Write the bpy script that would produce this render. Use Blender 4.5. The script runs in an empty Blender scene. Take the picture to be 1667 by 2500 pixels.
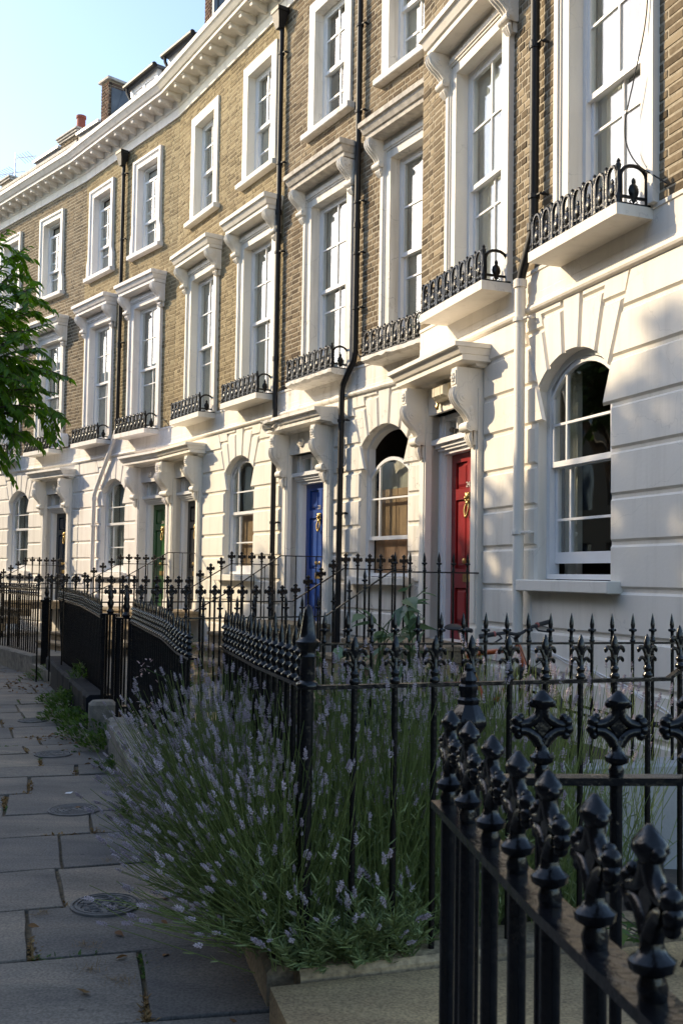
import bpy, math, random
import numpy as np
from mathutils import Vector, Matrix, noise as mnoise

rnd = random.Random(7)
SC = bpy.context.scene
COL = SC.collection
PI = math.pi

# ---------------------------------------------------------------- camera
EYE = 1.6
PITCH, ROLL = math.radians(2.4878), math.radians(-0.8951)
FPX = 2436.0
_f = Vector((0, math.cos(PITCH), math.sin(PITCH)))
_u0 = Vector((0, -math.sin(PITCH), math.cos(PITCH)))
_r0 = Vector((1, 0, 0))
CR = math.cos(ROLL) * _r0 - math.sin(ROLL) * _u0
CU = math.cos(ROLL) * _u0 + math.sin(ROLL) * _r0
cam_data = bpy.data.cameras.new("camera")
cam = bpy.data.objects.new("camera", cam_data)
COL.objects.link(cam)
cam.matrix_world = Matrix(((CR.x, CU.x, -_f.x, 0), (CR.y, CU.y, -_f.y, 0), (CR.z, CU.z, -_f.z, EYE), (0, 0, 0, 1)))
cam_data.sensor_fit = 'VERTICAL'
cam_data.sensor_height = 24.0
cam_data.lens = FPX / 2500.0 * 24.0
cam_data.shift_y = 50.0 / 2500.0
cam_data.clip_start = 0.05
cam_data.clip_end = 600
cam_data.dof.use_dof = True
cam_data.dof.focus_distance = 10.0
cam_data.dof.aperture_fstop = 8.0
SC.camera = cam

# ---------------------------------------------------------------- sky, sun, exposure
SUN_TO = Vector((-0.834, 0.313, 0.454)).normalized()
SUN_EL = math.asin(SUN_TO.z)
SUN_AZ = math.atan2(SUN_TO.x, SUN_TO.y)
world = bpy.data.worlds.new("World")
SC.world = world
world.use_nodes = True
wn = world.node_tree
sky = wn.nodes.new('ShaderNodeTexSky')
sky.sky_type = 'NISHITA'
sky.sun_disc = False
sky.sun_elevation = SUN_EL
sky.sun_rotation = SUN_AZ
sky.air_density = 1.0
sky.dust_density = 1.0
sky.ozone_density = 1.0
bg = wn.nodes['Background']
bg.inputs['Strength'].default_value = 0.15
wn.links.new(sky.outputs[0], bg.inputs['Color'])
sd = bpy.data.lights.new("sun", 'SUN')
sd.energy = 2.5
sd.angle = math.radians(0.8)
sd.color = (1.0, 0.81, 0.54)
sun = bpy.data.objects.new("sun", sd)
COL.objects.link(sun)
sun.rotation_euler = (-SUN_TO).to_track_quat('-Z', 'Y').to_euler()
SC.view_settings.view_transform = 'Standard'
SC.view_settings.look = 'None'
SC.view_settings.gamma = 1.0
SC.view_settings.exposure = 1.24
SC.render.engine = 'CYCLES'
SC.cycles.max_bounces = 6
SC.cycles.transparent_max_bounces = 12

def project(p):
    """photo pixel (1667x2500) and depth of a world point"""
    q = Vector(p) - Vector((0, 0, EYE))
    w = q.dot(_f)
    if w < 0.05:
        return -1e6, -1e6, w
    return 833.5 + FPX * q.dot(CR) / w, 1300 - FPX * q.dot(CU) / w, w

# ---------------------------------------------------------------- materials
def new_mat(name):
    m = bpy.data.materials.new(name)
    m.use_nodes = True
    nt = m.node_tree
    return m, nt, nt.nodes['Principled BSDF']

def N(nt, t, **kw):
    n = nt.nodes.new(t)
    for k, v in kw.items():
        if k in n.inputs:
            n.inputs[k].default_value = v
        else:
            setattr(n, k, v)
    return n

def ramp(nt, stops):
    r = nt.nodes.new('ShaderNodeValToRGB')
    e = r.color_ramp.elements
    while len(e) < len(stops):
        e.new(0.5)
    for el, (p, c) in zip(e, stops):
        el.position = p
        el.color = (*c, 1)
    return r

def coords(nt, world_space=True):
    if world_space:
        return nt.nodes.new('ShaderNodeNewGeometry').outputs['Position']
    return nt.nodes.new('ShaderNodeTexCoord').outputs['Object']

def mixc(nt, fac, a, b, mode='MIX'):
    m = nt.nodes.new('ShaderNodeMix')
    m.data_type = 'RGBA'
    m.blend_type = mode
    for i, v in ((0, fac), (6, a), (7, b)):
        if hasattr(v, 'is_linked') or hasattr(v, 'links'):
            nt.links.new(v, m.inputs[i])
        else:
            m.inputs[i].default_value = v if i == 0 else (*v, 1)
    return m.outputs[2]

def simple(name, col, rough=0.5, metal=0.0, var=0.12, scale=8.0, bump=0.0, bscale=60.0, spec=0.5, stain=None, sscale=2.0, slo=0.55, shi=0.75, objvar=0.0, streak=0.0):
    m, nt, b = new_mat(name)
    P = coords(nt)
    nz = N(nt, 'ShaderNodeTexNoise', Scale=scale, Detail=5.0)
    nt.links.new(P, nz.inputs['Vector'])
    lo = tuple(c * (1 - var) for c in col)
    hi = tuple(min(1, c * (1 + var)) for c in col)
    r = ramp(nt, [(0.3, lo), (0.7, hi)])
    nt.links.new(nz.outputs['Fac'], r.inputs[0])
    c = r.outputs[0]
    if stain:
        nz2 = N(nt, 'ShaderNodeTexNoise', Scale=sscale, Detail=8.0, Roughness=0.65)
        nt.links.new(P, nz2.inputs['Vector'])
        r2 = ramp(nt, [(slo, (0, 0, 0)), (shi, (1, 1, 1))])
        nt.links.new(nz2.outputs['Fac'], r2.inputs[0])
        c = mixc(nt, r2.outputs[0], c, stain)
    if streak:
        mps = N(nt, 'ShaderNodeMapping')
        mps.inputs['Scale'].default_value = (7.0, 7.0, 0.45)
        nt.links.new(P, mps.inputs['Vector'])
        nz4 = N(nt, 'ShaderNodeTexNoise', Scale=1.0, Detail=6.0, Roughness=0.6)
        nt.links.new(mps.outputs[0], nz4.inputs['Vector'])
        r4 = ramp(nt, [(0.50, (1, 1, 1)), (0.78, (1 - streak, 1 - streak * 1.08, 1 - streak * 1.2))])
        nt.links.new(nz4.outputs['Fac'], r4.inputs[0])
        c = mixc(nt, 1.0, c, r4.outputs[0], 'MULTIPLY')
        vo = N(nt, 'ShaderNodeTexVoronoi', Scale=0.9, feature='DISTANCE_TO_EDGE')
        nzv = N(nt, 'ShaderNodeTexNoise', Scale=3.0, Detail=4.0)
        nt.links.new(P, nzv.inputs['Vector'])
        va = N(nt, 'ShaderNodeVectorMath', operation='MULTIPLY_ADD')
        nt.links.new(nzv.outputs['Color'], va.inputs[0]); va.inputs[1].default_value = (.5, .5, .5); nt.links.new(P, va.inputs[2])
        nt.links.new(va.outputs[0], vo.inputs['Vector'])
        r5 = ramp(nt, [(0.0, (1 - streak * 1.3,) * 3), (0.0035, (1, 1, 1))])
        nt.links.new(vo.outputs['Distance'], r5.inputs[0])
        c = mixc(nt, 0.8, c, r5.outputs[0], 'MULTIPLY')
    if objvar:
        oi = nt.nodes.new('ShaderNodeObjectInfo')
        r3 = ramp(nt, [(0.0, (1 - objvar,) * 3), (1.0, (1 + objvar,) * 3)])
        nt.links.new(oi.outputs['Random'], r3.inputs[0])
        c = mixc(nt, 1.0, c, r3.outputs[0], 'MULTIPLY')
    nt.links.new(c, b.inputs['Base Color'])
    b.inputs['Roughness'].default_value = rough
    b.inputs['Metallic'].default_value = metal
    b.inputs['Specular IOR Level'].default_value = spec
    if bump:
        nb = N(nt, 'ShaderNodeTexNoise', Scale=bscale, Detail=4.0)
        nt.links.new(P, nb.inputs['Vector'])
        bp = N(nt, 'ShaderNodeBump', Strength=bump, Distance=0.01)
        nt.links.new(nb.outputs['Fac'], bp.inputs['Height'])
        nt.links.new(bp.outputs[0], b.inputs['Normal'])
    return m

def brick_mat(name, dark, mid, light):
    m, nt, b = new_mat(name)
    P = coords(nt)
    at = N(nt, 'ShaderNodeAttribute', attribute_name='tone')
    nz = N(nt, 'ShaderNodeTexNoise', Scale=26.0, Detail=6.0, Roughness=0.7)
    nt.links.new(P, nz.inputs['Vector'])
    big = N(nt, 'ShaderNodeTexNoise', Scale=0.9, Detail=3.0)
    nt.links.new(P, big.inputs['Vector'])
    a1 = N(nt, 'ShaderNodeMath', operation='MULTIPLY_ADD')
    nt.links.new(nz.outputs['Fac'], a1.inputs[0]); a1.inputs[1].default_value = 0.75; a1.inputs[2].default_value = -0.38
    a2 = N(nt, 'ShaderNodeMath', operation='ADD')
    nt.links.new(at.outputs['Fac'], a2.inputs[0]); nt.links.new(a1.outputs[0], a2.inputs[1])
    a3 = N(nt, 'ShaderNodeMath', operation='MULTIPLY_ADD')
    nt.links.new(big.outputs['Fac'], a3.inputs[0]); a3.inputs[1].default_value = 0.5; a3.inputs[2].default_value = -0.25
    a4 = N(nt, 'ShaderNodeMath', operation='ADD')
    nt.links.new(a2.outputs[0], a4.inputs[0]); nt.links.new(a3.outputs[0], a4.inputs[1])
    r = ramp(nt, [(0.05, dark), (0.5, mid), (0.95, light)])
    nt.links.new(a4.outputs[0], r.inputs[0])
    nt.links.new(r.outputs[0], b.inputs['Base Color'])
    b.inputs['Roughness'].default_value = 0.9
    b.inputs['Specular IOR Level'].default_value = 0.2
    bp = N(nt, 'ShaderNodeBump', Strength=0.5, Distance=0.006)
    nt.links.new(nz.outputs['Fac'], bp.inputs['Height'])
    nt.links.new(bp.outputs[0], b.inputs['Normal'])
    return m

def leaf_mat(name, lo, hi, trans=0.35, rough=0.45):
    m, nt, b = new_mat(name)
    at = N(nt, 'ShaderNodeAttribute', attribute_name='tone')
    r = ramp(nt, [(0.0, lo), (1.0, hi)])
    nt.links.new(at.outputs['Fac'], r.inputs[0])
    nt.links.new(r.outputs[0], b.inputs['Base Color'])
    b.inputs['Roughness'].default_value = rough
    b.inputs['Specular IOR Level'].default_value = 0.35
    tr = nt.nodes.new('ShaderNodeBsdfTranslucent')
    hs = N(nt, 'ShaderNodeHueSaturation', Saturation=1.15, Value=1.5)
    nt.links.new(r.outputs[0], hs.inputs['Color'])
    nt.links.new(hs.outputs[0], tr.inputs['Color'])
    mx = nt.nodes.new('ShaderNodeMixShader')
    mx.inputs[0].default_value = trans
    nt.links.new(b.outputs[0], mx.inputs[1]); nt.links.new(tr.outputs[0], mx.inputs[2])
    nt.links.new(mx.outputs[0], nt.nodes['Material Output'].inputs['Surface'])
    return m

def glass_mat(name, ior=1.9, tint=(0.93, 0.96, 0.95)):
    m, nt, b = new_mat(name)
    nt.nodes.remove(b)
    fr = nt.nodes.new('ShaderNodeFresnel')
    ge = nt.nodes.new('ShaderNodeNewGeometry')
    io = N(nt, 'ShaderNodeMath', operation='MULTIPLY_ADD')      # same reflection on both faces of the pane
    nt.links.new(ge.outputs['Backfacing'], io.inputs[0]); io.inputs[1].default_value = 1 / ior - ior; io.inputs[2].default_value = ior
    nt.links.new(io.outputs[0], fr.inputs['IOR'])
    gl = N(nt, 'ShaderNodeBsdfGlossy', Roughness=0.015)
    gl.inputs['Color'].default_value = (1, 1, 1, 1)
    nz = N(nt, 'ShaderNodeTexNoise', Scale=2.2, Detail=1.0)
    nt.links.new(coords(nt), nz.inputs['Vector'])
    bp = N(nt, 'ShaderNodeBump', Strength=0.10, Distance=0.02)
    nt.links.new(nz.outputs['Fac'], bp.inputs['Height'])
    nt.links.new(bp.outputs[0], gl.inputs['Normal'])
    tr = nt.nodes.new('ShaderNodeBsdfTransparent')
    tr.inputs['Color'].default_value = (*tint, 1)
    mx = nt.nodes.new('ShaderNodeMixShader')
    nt.links.new(fr.outputs[0], mx.inputs[0])
    nt.links.new(tr.outputs[0], mx.inputs[1]); nt.links.new(gl.outputs[0], mx.inputs[2])
    nt.links.new(mx.outputs[0], nt.nodes['Material Output'].inputs['Surface'])
    return m

def stone_mat(name, a, b_, c_, scale=1.2, rough=0.75, grain=90.0, bump=0.35):
    """flagstone: riven sheets of colour, per-object tone, fine grain"""
    m, nt, b = new_mat(name)
    P = coords(nt)
    mp = N(nt, 'ShaderNodeMapping')
    mp.inputs['Scale'].default_value = (1.0, 2.6, 1.0)
    mp.inputs['Rotation'].default_value = (0, 0, 0.3)
    nt.links.new(P, mp.inputs['Vector'])
    n1 = N(nt, 'ShaderNodeTexNoise', Scale=scale, Detail=9.0, Roughness=0.62, Distortion=0.8)
    nt.links.new(mp.outputs[0], n1.inputs['Vector'])
    r = ramp(nt, [(0.3, a), (0.52, b_), (0.75, c_)])
    nt.links.new(n1.outputs['Fac'], r.inputs[0])
    oi = nt.nodes.new('ShaderNodeObjectInfo')
    r3 = ramp(nt, [(0.0, (0.72, 0.74, 0.78)), (0.5, (1.0, 1.0, 1.0)), (1.0, (1.25, 1.2, 1.12))])
    nt.links.new(oi.outputs['Random'], r3.inputs[0])
    c = mixc(nt, 1.0, r.outputs[0], r3.outputs[0], 'MULTIPLY')
    n2 = N(nt, 'ShaderNodeTexNoise', Scale=grain, Detail=3.0)
    nt.links.new(P, n2.inputs['Vector'])
    r2 = ramp(nt, [(0.3, (0.62,) * 3), (0.65, (1.22,) * 3)])
    nt.links.new(n2.outputs['Fac'], r2.inputs[0])
    c = mixc(nt, 1.0, c, r2.outputs[0], 'MULTIPLY')
    vo = N(nt, 'ShaderNodeTexVoronoi', Scale=5.5)
    nt.links.new(P, vo.inputs['Vector'])
    r6 = ramp(nt, [(0.055, (0.45,) * 3), (0.085, (1.0,) * 3)])
    nt.links.new(vo.outputs['Distance'], r6.inputs[0])
    c = mixc(nt, 0.8, c, r6.outputs[0], 'MULTIPLY')
    n7 = N(nt, 'ShaderNodeTexNoise', Scale=0.8, Detail=4.0)
    nt.links.new(P, n7.inputs['Vector'])
    r7 = ramp(nt, [(0.35, (0.70, 0.72, 0.76)), (0.65, (1.22, 1.18, 1.10))])
    nt.links.new(n7.outputs['Fac'], r7.inputs[0])
    c = mixc(nt, 1.0, c, r7.outputs[0], 'MULTIPLY')
    nt.links.new(c, b.inputs['Base Color'])
    b.inputs['Roughness'].default_value = rough
    b.inputs['Specular IOR Level'].default_value = 0.35
    ad = N(nt, 'ShaderNodeMath', operation='MULTIPLY_ADD')
    nt.links.new(n2.outputs['Fac'], ad.inputs[0]); ad.inputs[1].default_value = 0.25
    nt.links.new(n1.outputs['Fac'], ad.inputs[2])
    bp = N(nt, 'ShaderNodeBump', Strength=bump, Distance=0.02)
    nt.links.new(ad.outputs[0], bp.inputs['Height'])
    nt.links.new(bp.outputs[0], b.inputs['Normal'])
    return m

M = {}
M['stuccoA'] = simple('stucco_cream', (0.80, 0.75, 0.665), 0.62, var=0.03, scale=1.5, bump=0.12, bscale=35, stain=(0.70, 0.66, 0.59), sscale=1.1, slo=0.58, shi=0.95, streak=0.16)
M['stuccoB'] = simple('stucco_worn', (0.79, 0.755, 0.69), 0.7, var=0.05, scale=2.5, bump=0.2, bscale=30, stain=(0.45, 0.39, 0.30), sscale=2.2, slo=0.62, shi=0.72, streak=0.42)
M['stuccoC'] = simple('stucco_ivory', (0.80, 0.755, 0.665), 0.62, var=0.03, scale=1.5, bump=0.12, bscale=35, stain=(0.70, 0.62, 0.50), sscale=1.3, slo=0.6, shi=0.95, streak=0.17)
M['stuccoD'] = simple('stucco_pinkish', (0.79, 0.755, 0.735), 0.66, var=0.04, scale=1.5, bump=0.2, bscale=25, stain=(0.66, 0.60, 0.54), sscale=1.6, slo=0.6, shi=0.9, streak=0.22)
M['stuccoE'] = simple('stucco_pale', (0.79, 0.76, 0.71), 0.66, var=0.03, scale=1.5, bump=0.15, bscale=30, streak=0.22)
M['weathered'] = simple('weathered_stone', (0.52, 0.48, 0.42), 0.85, var=0.25, scale=12, bump=0.5, bscale=30, stain=(0.25, 0.22, 0.18), sscale=5, slo=0.55, shi=0.8)
M['paint'] = simple('white_gloss_paint', (0.78, 0.78, 0.78), 0.35, var=0.03, scale=4)
M['brickA'] = brick_mat('brick_brown_stock', (0.075, 0.055, 0.034), (0.185, 0.142, 0.09), (0.33, 0.265, 0.175))
M['brickB'] = brick_mat('brick_dark_stock', (0.085, 0.060, 0.038), (0.19, 0.142, 0.09), (0.31, 0.245, 0.16))
M['brickC'] = brick_mat('brick_yellow_stock', (0.13, 0.097, 0.055), (0.265, 0.207, 0.118), (0.40, 0.33, 0.20))
M['brickE'] = brick_mat('brick_sooty_stock', (0.085, 0.064, 0.042), (0.18, 0.138, 0.09), (0.29, 0.225, 0.145))
M['brickred'] = brick_mat('brick_red_brown', (0.055, 0.034, 0.026), (0.125, 0.075, 0.054), (0.22, 0.14, 0.10))
M['mortar'] = simple('mortar', (0.39, 0.335, 0.245), 0.95, var=0.2, scale=30, bump=0.4, bscale=90)
M['mortarC'] = simple('mortar_yellow', (0.39, 0.32, 0.20), 0.95, var=0.2, scale=30, bump=0.4, bscale=90)
M['iron'] = simple('black_iron_paint', (0.006, 0.006, 0.007), 0.19, var=0.3, scale=20, bump=0.28, bscale=45, spec=0.36, stain=(0.02, 0.016, 0.014), sscale=11, slo=0.64, shi=0.72)
M['ironmatte'] = simple('black_pipe_paint', (0.012, 0.012, 0.013), 0.5, var=0.3, scale=12, bump=0.2, bscale=30, spec=0.3)
M['ironcast'] = simple('black_cast_iron', (0.007, 0.007, 0.008), 0.28, var=0.3, scale=20, bump=0.3, bscale=70, spec=0.3)
M['ironworn'] = simple('black_iron_dusty', (0.035, 0.03, 0.026), 0.5, var=0.5, scale=14, bump=0.3, bscale=50, spec=0.4)
M['glass'] = glass_mat('window_glass', 2.0)
M['glassdark'] = glass_mat('window_glass_plain', 2.05)
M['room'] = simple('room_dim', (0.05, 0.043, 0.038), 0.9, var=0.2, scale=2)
M['curtain'] = simple('curtain_linen', (0.50, 0.46, 0.39), 0.9, var=0.1, scale=6)
M['blind'] = simple('window_blind', (0.42, 0.41, 0.38), 0.9, var=0.12, scale=5)
M['shutter'] = simple('bare_wood', (0.40, 0.235, 0.12), 0.6, var=0.25, scale=7, bump=0.15, bscale=40)
M['brass'] = simple('brass', (0.42, 0.30, 0.12), 0.38, metal=1.0, var=0.2, scale=20)
M['red'] = simple('door_red', (0.26, 0.014, 0.016), 0.3, var=0.16, scale=3, bump=0.06, bscale=25, stain=(0.12, 0.02, 0.02), sscale=2.5, slo=0.55, shi=0.8)
M['blue'] = simple('door_blue', (0.012, 0.06, 0.28), 0.35, var=0.16, scale=3, bump=0.06, bscale=25, stain=(0.02, 0.05, 0.16), sscale=2.5, slo=0.55, shi=0.8)
M['black'] = simple('door_black', (0.018, 0.018, 0.019), 0.25, var=0.1, scale=3)
M['green'] = simple('door_green', (0.03, 0.11, 0.03), 0.28, var=0.1, scale=3)
M['navy'] = simple('door_navy', (0.012, 0.022, 0.038), 0.25, var=0.1, scale=3)
M['flag'] = stone_mat('york_flagstone', (0.115, 0.106, 0.095), (0.185, 0.167, 0.143), (0.26, 0.222, 0.175))
M['pathstone'] = stone_mat('path_stone', (0.30, 0.21, 0.115), (0.44, 0.315, 0.165), (0.52, 0.38, 0.205), scale=1.6)
M['coping'] = stone_mat('coping_stone', (0.19, 0.145, 0.095), (0.30, 0.235, 0.15), (0.41, 0.325, 0.21), scale=3.0, grain=45, bump=0.7)
M['concrete'] = simple('rough_concrete', (0.21, 0.195, 0.165), 0.9, var=0.3, scale=14, bump=0.7, bscale=60, stain=(0.10, 0.095, 0.075), sscale=3)
M['plinthblue'] = simple('blue_black_render', (0.012, 0.015, 0.021), 0.85, spec=0.12, var=0.25, scale=5, bump=0.3, bscale=30)
M['soil'] = simple('soil', (0.05, 0.038, 0.026), 0.95, var=0.4, scale=18, bump=0.8, bscale=60)
M['joint'] = simple('joint_dirt', (0.12, 0.09, 0.052), 0.95, var=0.5, scale=25, bump=0.8, bscale=80, stain=(0.03, 0.045, 0.015), sscale=6)
M['asphalt'] = simple('asphalt', (0.05, 0.05, 0.052), 0.85, var=0.2, scale=40, bump=0.4, bscale=120)
M['lead'] = simple('lead_sheet', (0.11, 0.125, 0.145), 0.55, metal=0.0, var=0.25, scale=4, bump=0.2, bscale=14)
M['slate'] = simple('roof_slate', (0.085, 0.09, 0.10), 0.6, var=0.3, scale=9, bump=0.3, bscale=40)
M['terracotta'] = simple('terracotta', (0.30, 0.085, 0.055), 0.8, var=0.2, scale=10)
M['alu'] = simple('dull_aluminium', (0.35, 0.34, 0.33), 0.4, metal=0.8, var=0.2, scale=20)
M['bark'] = simple('bark', (0.085, 0.062, 0.045), 0.9, var=0.4, scale=14, bump=0.9, bscale=30)
M['leaf'] = leaf_mat('cherry_leaf', (0.055, 0.125, 0.016), (0.13, 0.25, 0.034), 0.5)
M['leafdark'] = leaf_mat('plane_leaf', (0.030, 0.055, 0.016), (0.06, 0.10, 0.028), 0.3)
M['lavstem'] = leaf_mat('lavender_stem', (0.12, 0.165, 0.05), (0.30, 0.36, 0.115), 0.15, 0.6)
M['lavleaf'] = leaf_mat('lavender_leaf', (0.11, 0.155, 0.055), (0.28, 0.33, 0.145), 0.15, 0.65)
M['lavflower'] = leaf_mat('lavender_flower', (0.30, 0.245, 0.285), (0.62, 0.545, 0.58), 0.2, 0.7)
M['weed'] = leaf_mat('weed_leaf', (0.035, 0.08, 0.015), (0.10, 0.17, 0.035), 0.3)
M['dry'] = leaf_mat('dry_grass', (0.16, 0.095, 0.035), (0.30, 0.20, 0.085), 0.1, 0.9)
M['deadleaf'] = leaf_mat('dead_leaf', (0.10, 0.045, 0.02), (0.26, 0.14, 0.055), 0.1, 0.8)
M['bigleaf'] = leaf_mat('tobacco_leaf', (0.07, 0.125, 0.065), (0.17, 0.25, 0.145), 0.3, 0.4)
M['rubber'] = simple('rubber', (0.015, 0.015, 0.015), 0.7, var=0.2)
M['chrome'] = simple('spoke_steel', (0.5, 0.5, 0.5), 0.25, metal=1.0, var=0.1)
M['bikeorange'] = simple('bike_orange', (0.45, 0.10, 0.025), 0.3, var=0.1)
M['bikesilver'] = simple('bike_silver', (0.30, 0.29, 0.28), 0.35, metal=0.6, var=0.1)
M['gripred'] = simple('grip_red', (0.35, 0.08, 0.06), 0.5, var=0.1)
M['plastic'] = simple('aged_plastic', (0.62, 0.55, 0.40), 0.5, var=0.08, scale=6)
M['digit'] = simple('digit_pale', (0.70, 0.66, 0.58), 0.35, metal=0.4, var=0.05)
M['wallwhite'] = simple('garden_wall_paint', (0.33, 0.315, 0.30), 0.85, var=0.08, scale=3, bump=0.25, bscale=40)
M['petal'] = leaf_mat('petal', (0.5, 0.35, 0.35), (0.75, 0.62, 0.6), 0.3)
M['yellowfl'] = leaf_mat('petal_yellow', (0.6, 0.42, 0.03), (0.75, 0.6, 0.08), 0.3)
M['ivyvar'] = leaf_mat('variegated_leaf', (0.10, 0.17, 0.11), (0.45, 0.5, 0.38), 0.2)
M['potblue'] = simple('glazed_pot', (0.02, 0.028, 0.05), 0.25, var=0.2)
M['cover'] = simple('cast_iron_cover', (0.13, 0.125, 0.118), 0.7, metal=0.0, var=0.3, scale=18, bump=0.4, bscale=70)

# ---------------------------------------------------------------- mesh helpers
class MB:
    def __init__(s):
        s.v, s.f, s.t = [], [], []
    def add(s, vs, fs, tone=None):
        o = len(s.v)
        s.v += [tuple(p) for p in vs]
        s.f += [tuple(i + o for i in f) for f in fs]
        if tone is not None or s.t:
            while len(s.t) < o:
                s.t.append(0.5)
            s.t += [0.5 if tone is None else tone] * len(vs)
        return s
    def box(s, x0, x1, y0, y1, z0, z1):
        return s.add([(x0, y0, z0), (x1, y0, z0), (x1, y1, z0), (x0, y1, z0), (x0, y0, z1), (x1, y0, z1), (x1, y1, z1), (x0, y1, z1)],
                     [(0, 3, 2, 1), (4, 5, 6, 7), (0, 1, 5, 4), (1, 2, 6, 5), (2, 3, 7, 6), (3, 0, 4, 7)])
    def cbox(s, x0, x1, y0, y1, z0, z1, c=0.008):
        """box with every edge chamfered a little"""
        return s.rings([[(x, y, z) for x, y in oct_(x0 + a, x1 - a, y0 + a, y1 - a, c)] for z, a in ((z0, c), (z0 + c, 0), (z1 - c, 0), (z1, c))], caps=True)
    def quad(s, a, b, c, d):
        return s.add([a, b, c, d], [(0, 1, 2, 3)])
    def rings(s, rs, caps=False, closed=True, tone=None):
        n = len(rs[0])
        vs = [p for r in rs for p in r]
        fs = []
        m = n if closed else n - 1
        for i in range(len(rs) - 1):
            for j in range(m):
                k = (j + 1) % n
                fs.append((i * n + j, i * n + k, (i + 1) * n + k, (i + 1) * n + j))
        if caps:
            fs.append(tuple(reversed(range(n))))
            fs.append(tuple(range((len(rs) - 1) * n, len(rs) * n)))
        return s.add(vs, fs, tone)
    def prism_y(s, pts, y0, y1):
        """polygon of (x,z), counter-clockwise seen from -y, extruded in y"""
        return s.rings([[(x, y0, z) for x, z in pts], [(x, y1, z) for x, z in pts]], caps=True)
    def prism_x(s, pts, x0, x1):
        return s.rings([[(x0, y, z) for y, z in pts], [(x1, y, z) for y, z in pts]], caps=True)
    def lathe(s, prof, c=(0, 0, 0), n=10, sx=1.0, sy=1.0, rot=0.0):
        return s.rings([[(c[0] + sx * r * math.cos(rot + 2 * PI * k / n), c[1] + sy * r * math.sin(rot + 2 * PI * k / n), c[2] + z) for k in range(n)] for r, z in prof], caps=True)
    def ball(s, c, r, n=8, sx=1, sy=1, sz=1):
        m = max(4, n // 2 + 1)
        return s.lathe([(max(1e-4, r * math.sin(PI * i / m)), -r * sz * math.cos(PI * i / m)) for i in range(m + 1)], c, n, sx, sy)
    def tube(s, pts, r, n=6, caps=True, tone=None):
        pts = [Vector(p) for p in pts]
        rr = r if isinstance(r, (list, tuple)) else [r] * len(pts)
        rs = []
        ref = None
        for i, p in enumerate(pts):
            d = (pts[min(i + 1, len(pts) - 1)] - pts[max(i - 1, 0)])
            if d.length < 1e-9:
                d = Vector((0, 0, 1))
            d.normalize()
            if ref is None:
                ref = Vector((0, 1, 0)) if abs(d.y) < 0.9 else Vector((1, 0, 0))
            a = d.cross(ref); a.normalize()
            b = a.cross(d)
            ref = b
            rs.append([p + rr[i] * (math.cos(2 * PI * k / n) * a + math.sin(2 * PI * k / n) * -b) for k in range(n)])
        return s.rings(rs, caps=caps, tone=tone)
    def mesh(s, name):
        me = bpy.data.meshes.new(name)
        me.from_pydata(s.v, [], s.f)
        if s.t:
            ca = me.color_attributes.new('tone', 'FLOAT_COLOR', 'POINT')
            a = np.ones((len(s.v), 4), np.float32)
            a[:, :3] = np.array(s.t, np.float32)[:, None]
            ca.data.foreach_set('color', a.ravel())
        return me

def oct_(x0, x1, y0, y1, c):
    return [(x0 + c, y0), (x1 - c, y0), (x1, y0 + c), (x1, y1 - c), (x1 - c, y1), (x0 + c, y1), (x0, y1 - c), (x0, y0 + c)]

def link(name, me, parent=None, loc=None, rot=None, scale=None, kind=None):
    o = bpy.data.objects.new(name, me)
    COL.objects.link(o)
    if parent is not None:
        o.parent = parent
    if loc is not None:
        o.location = loc
    if rot is not None:
        o.rotation_euler = rot
    if scale is not None:
        o.scale = scale
    if kind:
        o['kind'] = kind
    return o

def finish(me, mat, smooth=None):
    me.materials.append(M[mat] if isinstance(mat, str) else mat)
    if smooth:
        me.polygons.foreach_set('use_smooth', [True] * len(me.polygons))
        me.set_sharp_from_angle(angle=math.radians(smooth))
    return me

def obj(name, mb, mat, parent=None, loc=None, rot=None, smooth=None, kind=None, scale=None):
    me = finish(mb.mesh(name), mat, smooth)
    return link(name, me, parent, loc, rot, scale, kind)

def thing(name, label, cat, loc=(0, 0, 0), rz=0.0, group=None):
    o = bpy.data.objects.new(name, None)
    COL.objects.link(o)
    o.empty_display_size = 0.1
    o.location = loc
    o.rotation_euler = (0, 0, rz)
    o['label'] = label
    o['category'] = cat
    if group:
        o['group'] = group
    return o

def tag(o, label, cat, group=None):
    o['label'] = label
    o['category'] = cat
    if group:
        o['group'] = group
    return o

def holder(name, parent, loc=(0, 0, 0)):
    o = bpy.data.objects.new(name, None)
    COL.objects.link(o)
    o.empty_display_size = 0.05
    o.parent = parent
    o.location = loc
    return o

def smooth_path(pts, k=5):
    """Catmull-Rom through pts"""
    P = [np.array(p, float) for p in pts]
    out = []
    for i in range(len(P) - 1):
        p0, p1, p2, p3 = P[max(i - 1, 0)], P[i], P[i + 1], P[min(i + 2, len(P) - 1)]
        for j in range(k):
            t = j / k
            out.append(0.5 * ((2 * p1) + (-p0 + p2) * t + (2 * p0 - 5 * p1 + 4 * p2 - p3) * t * t + (-p0 + 3 * p1 - 3 * p2 + p3) * t ** 3))
    out.append(P[-1])
    return [tuple(p) for p in out]

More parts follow.
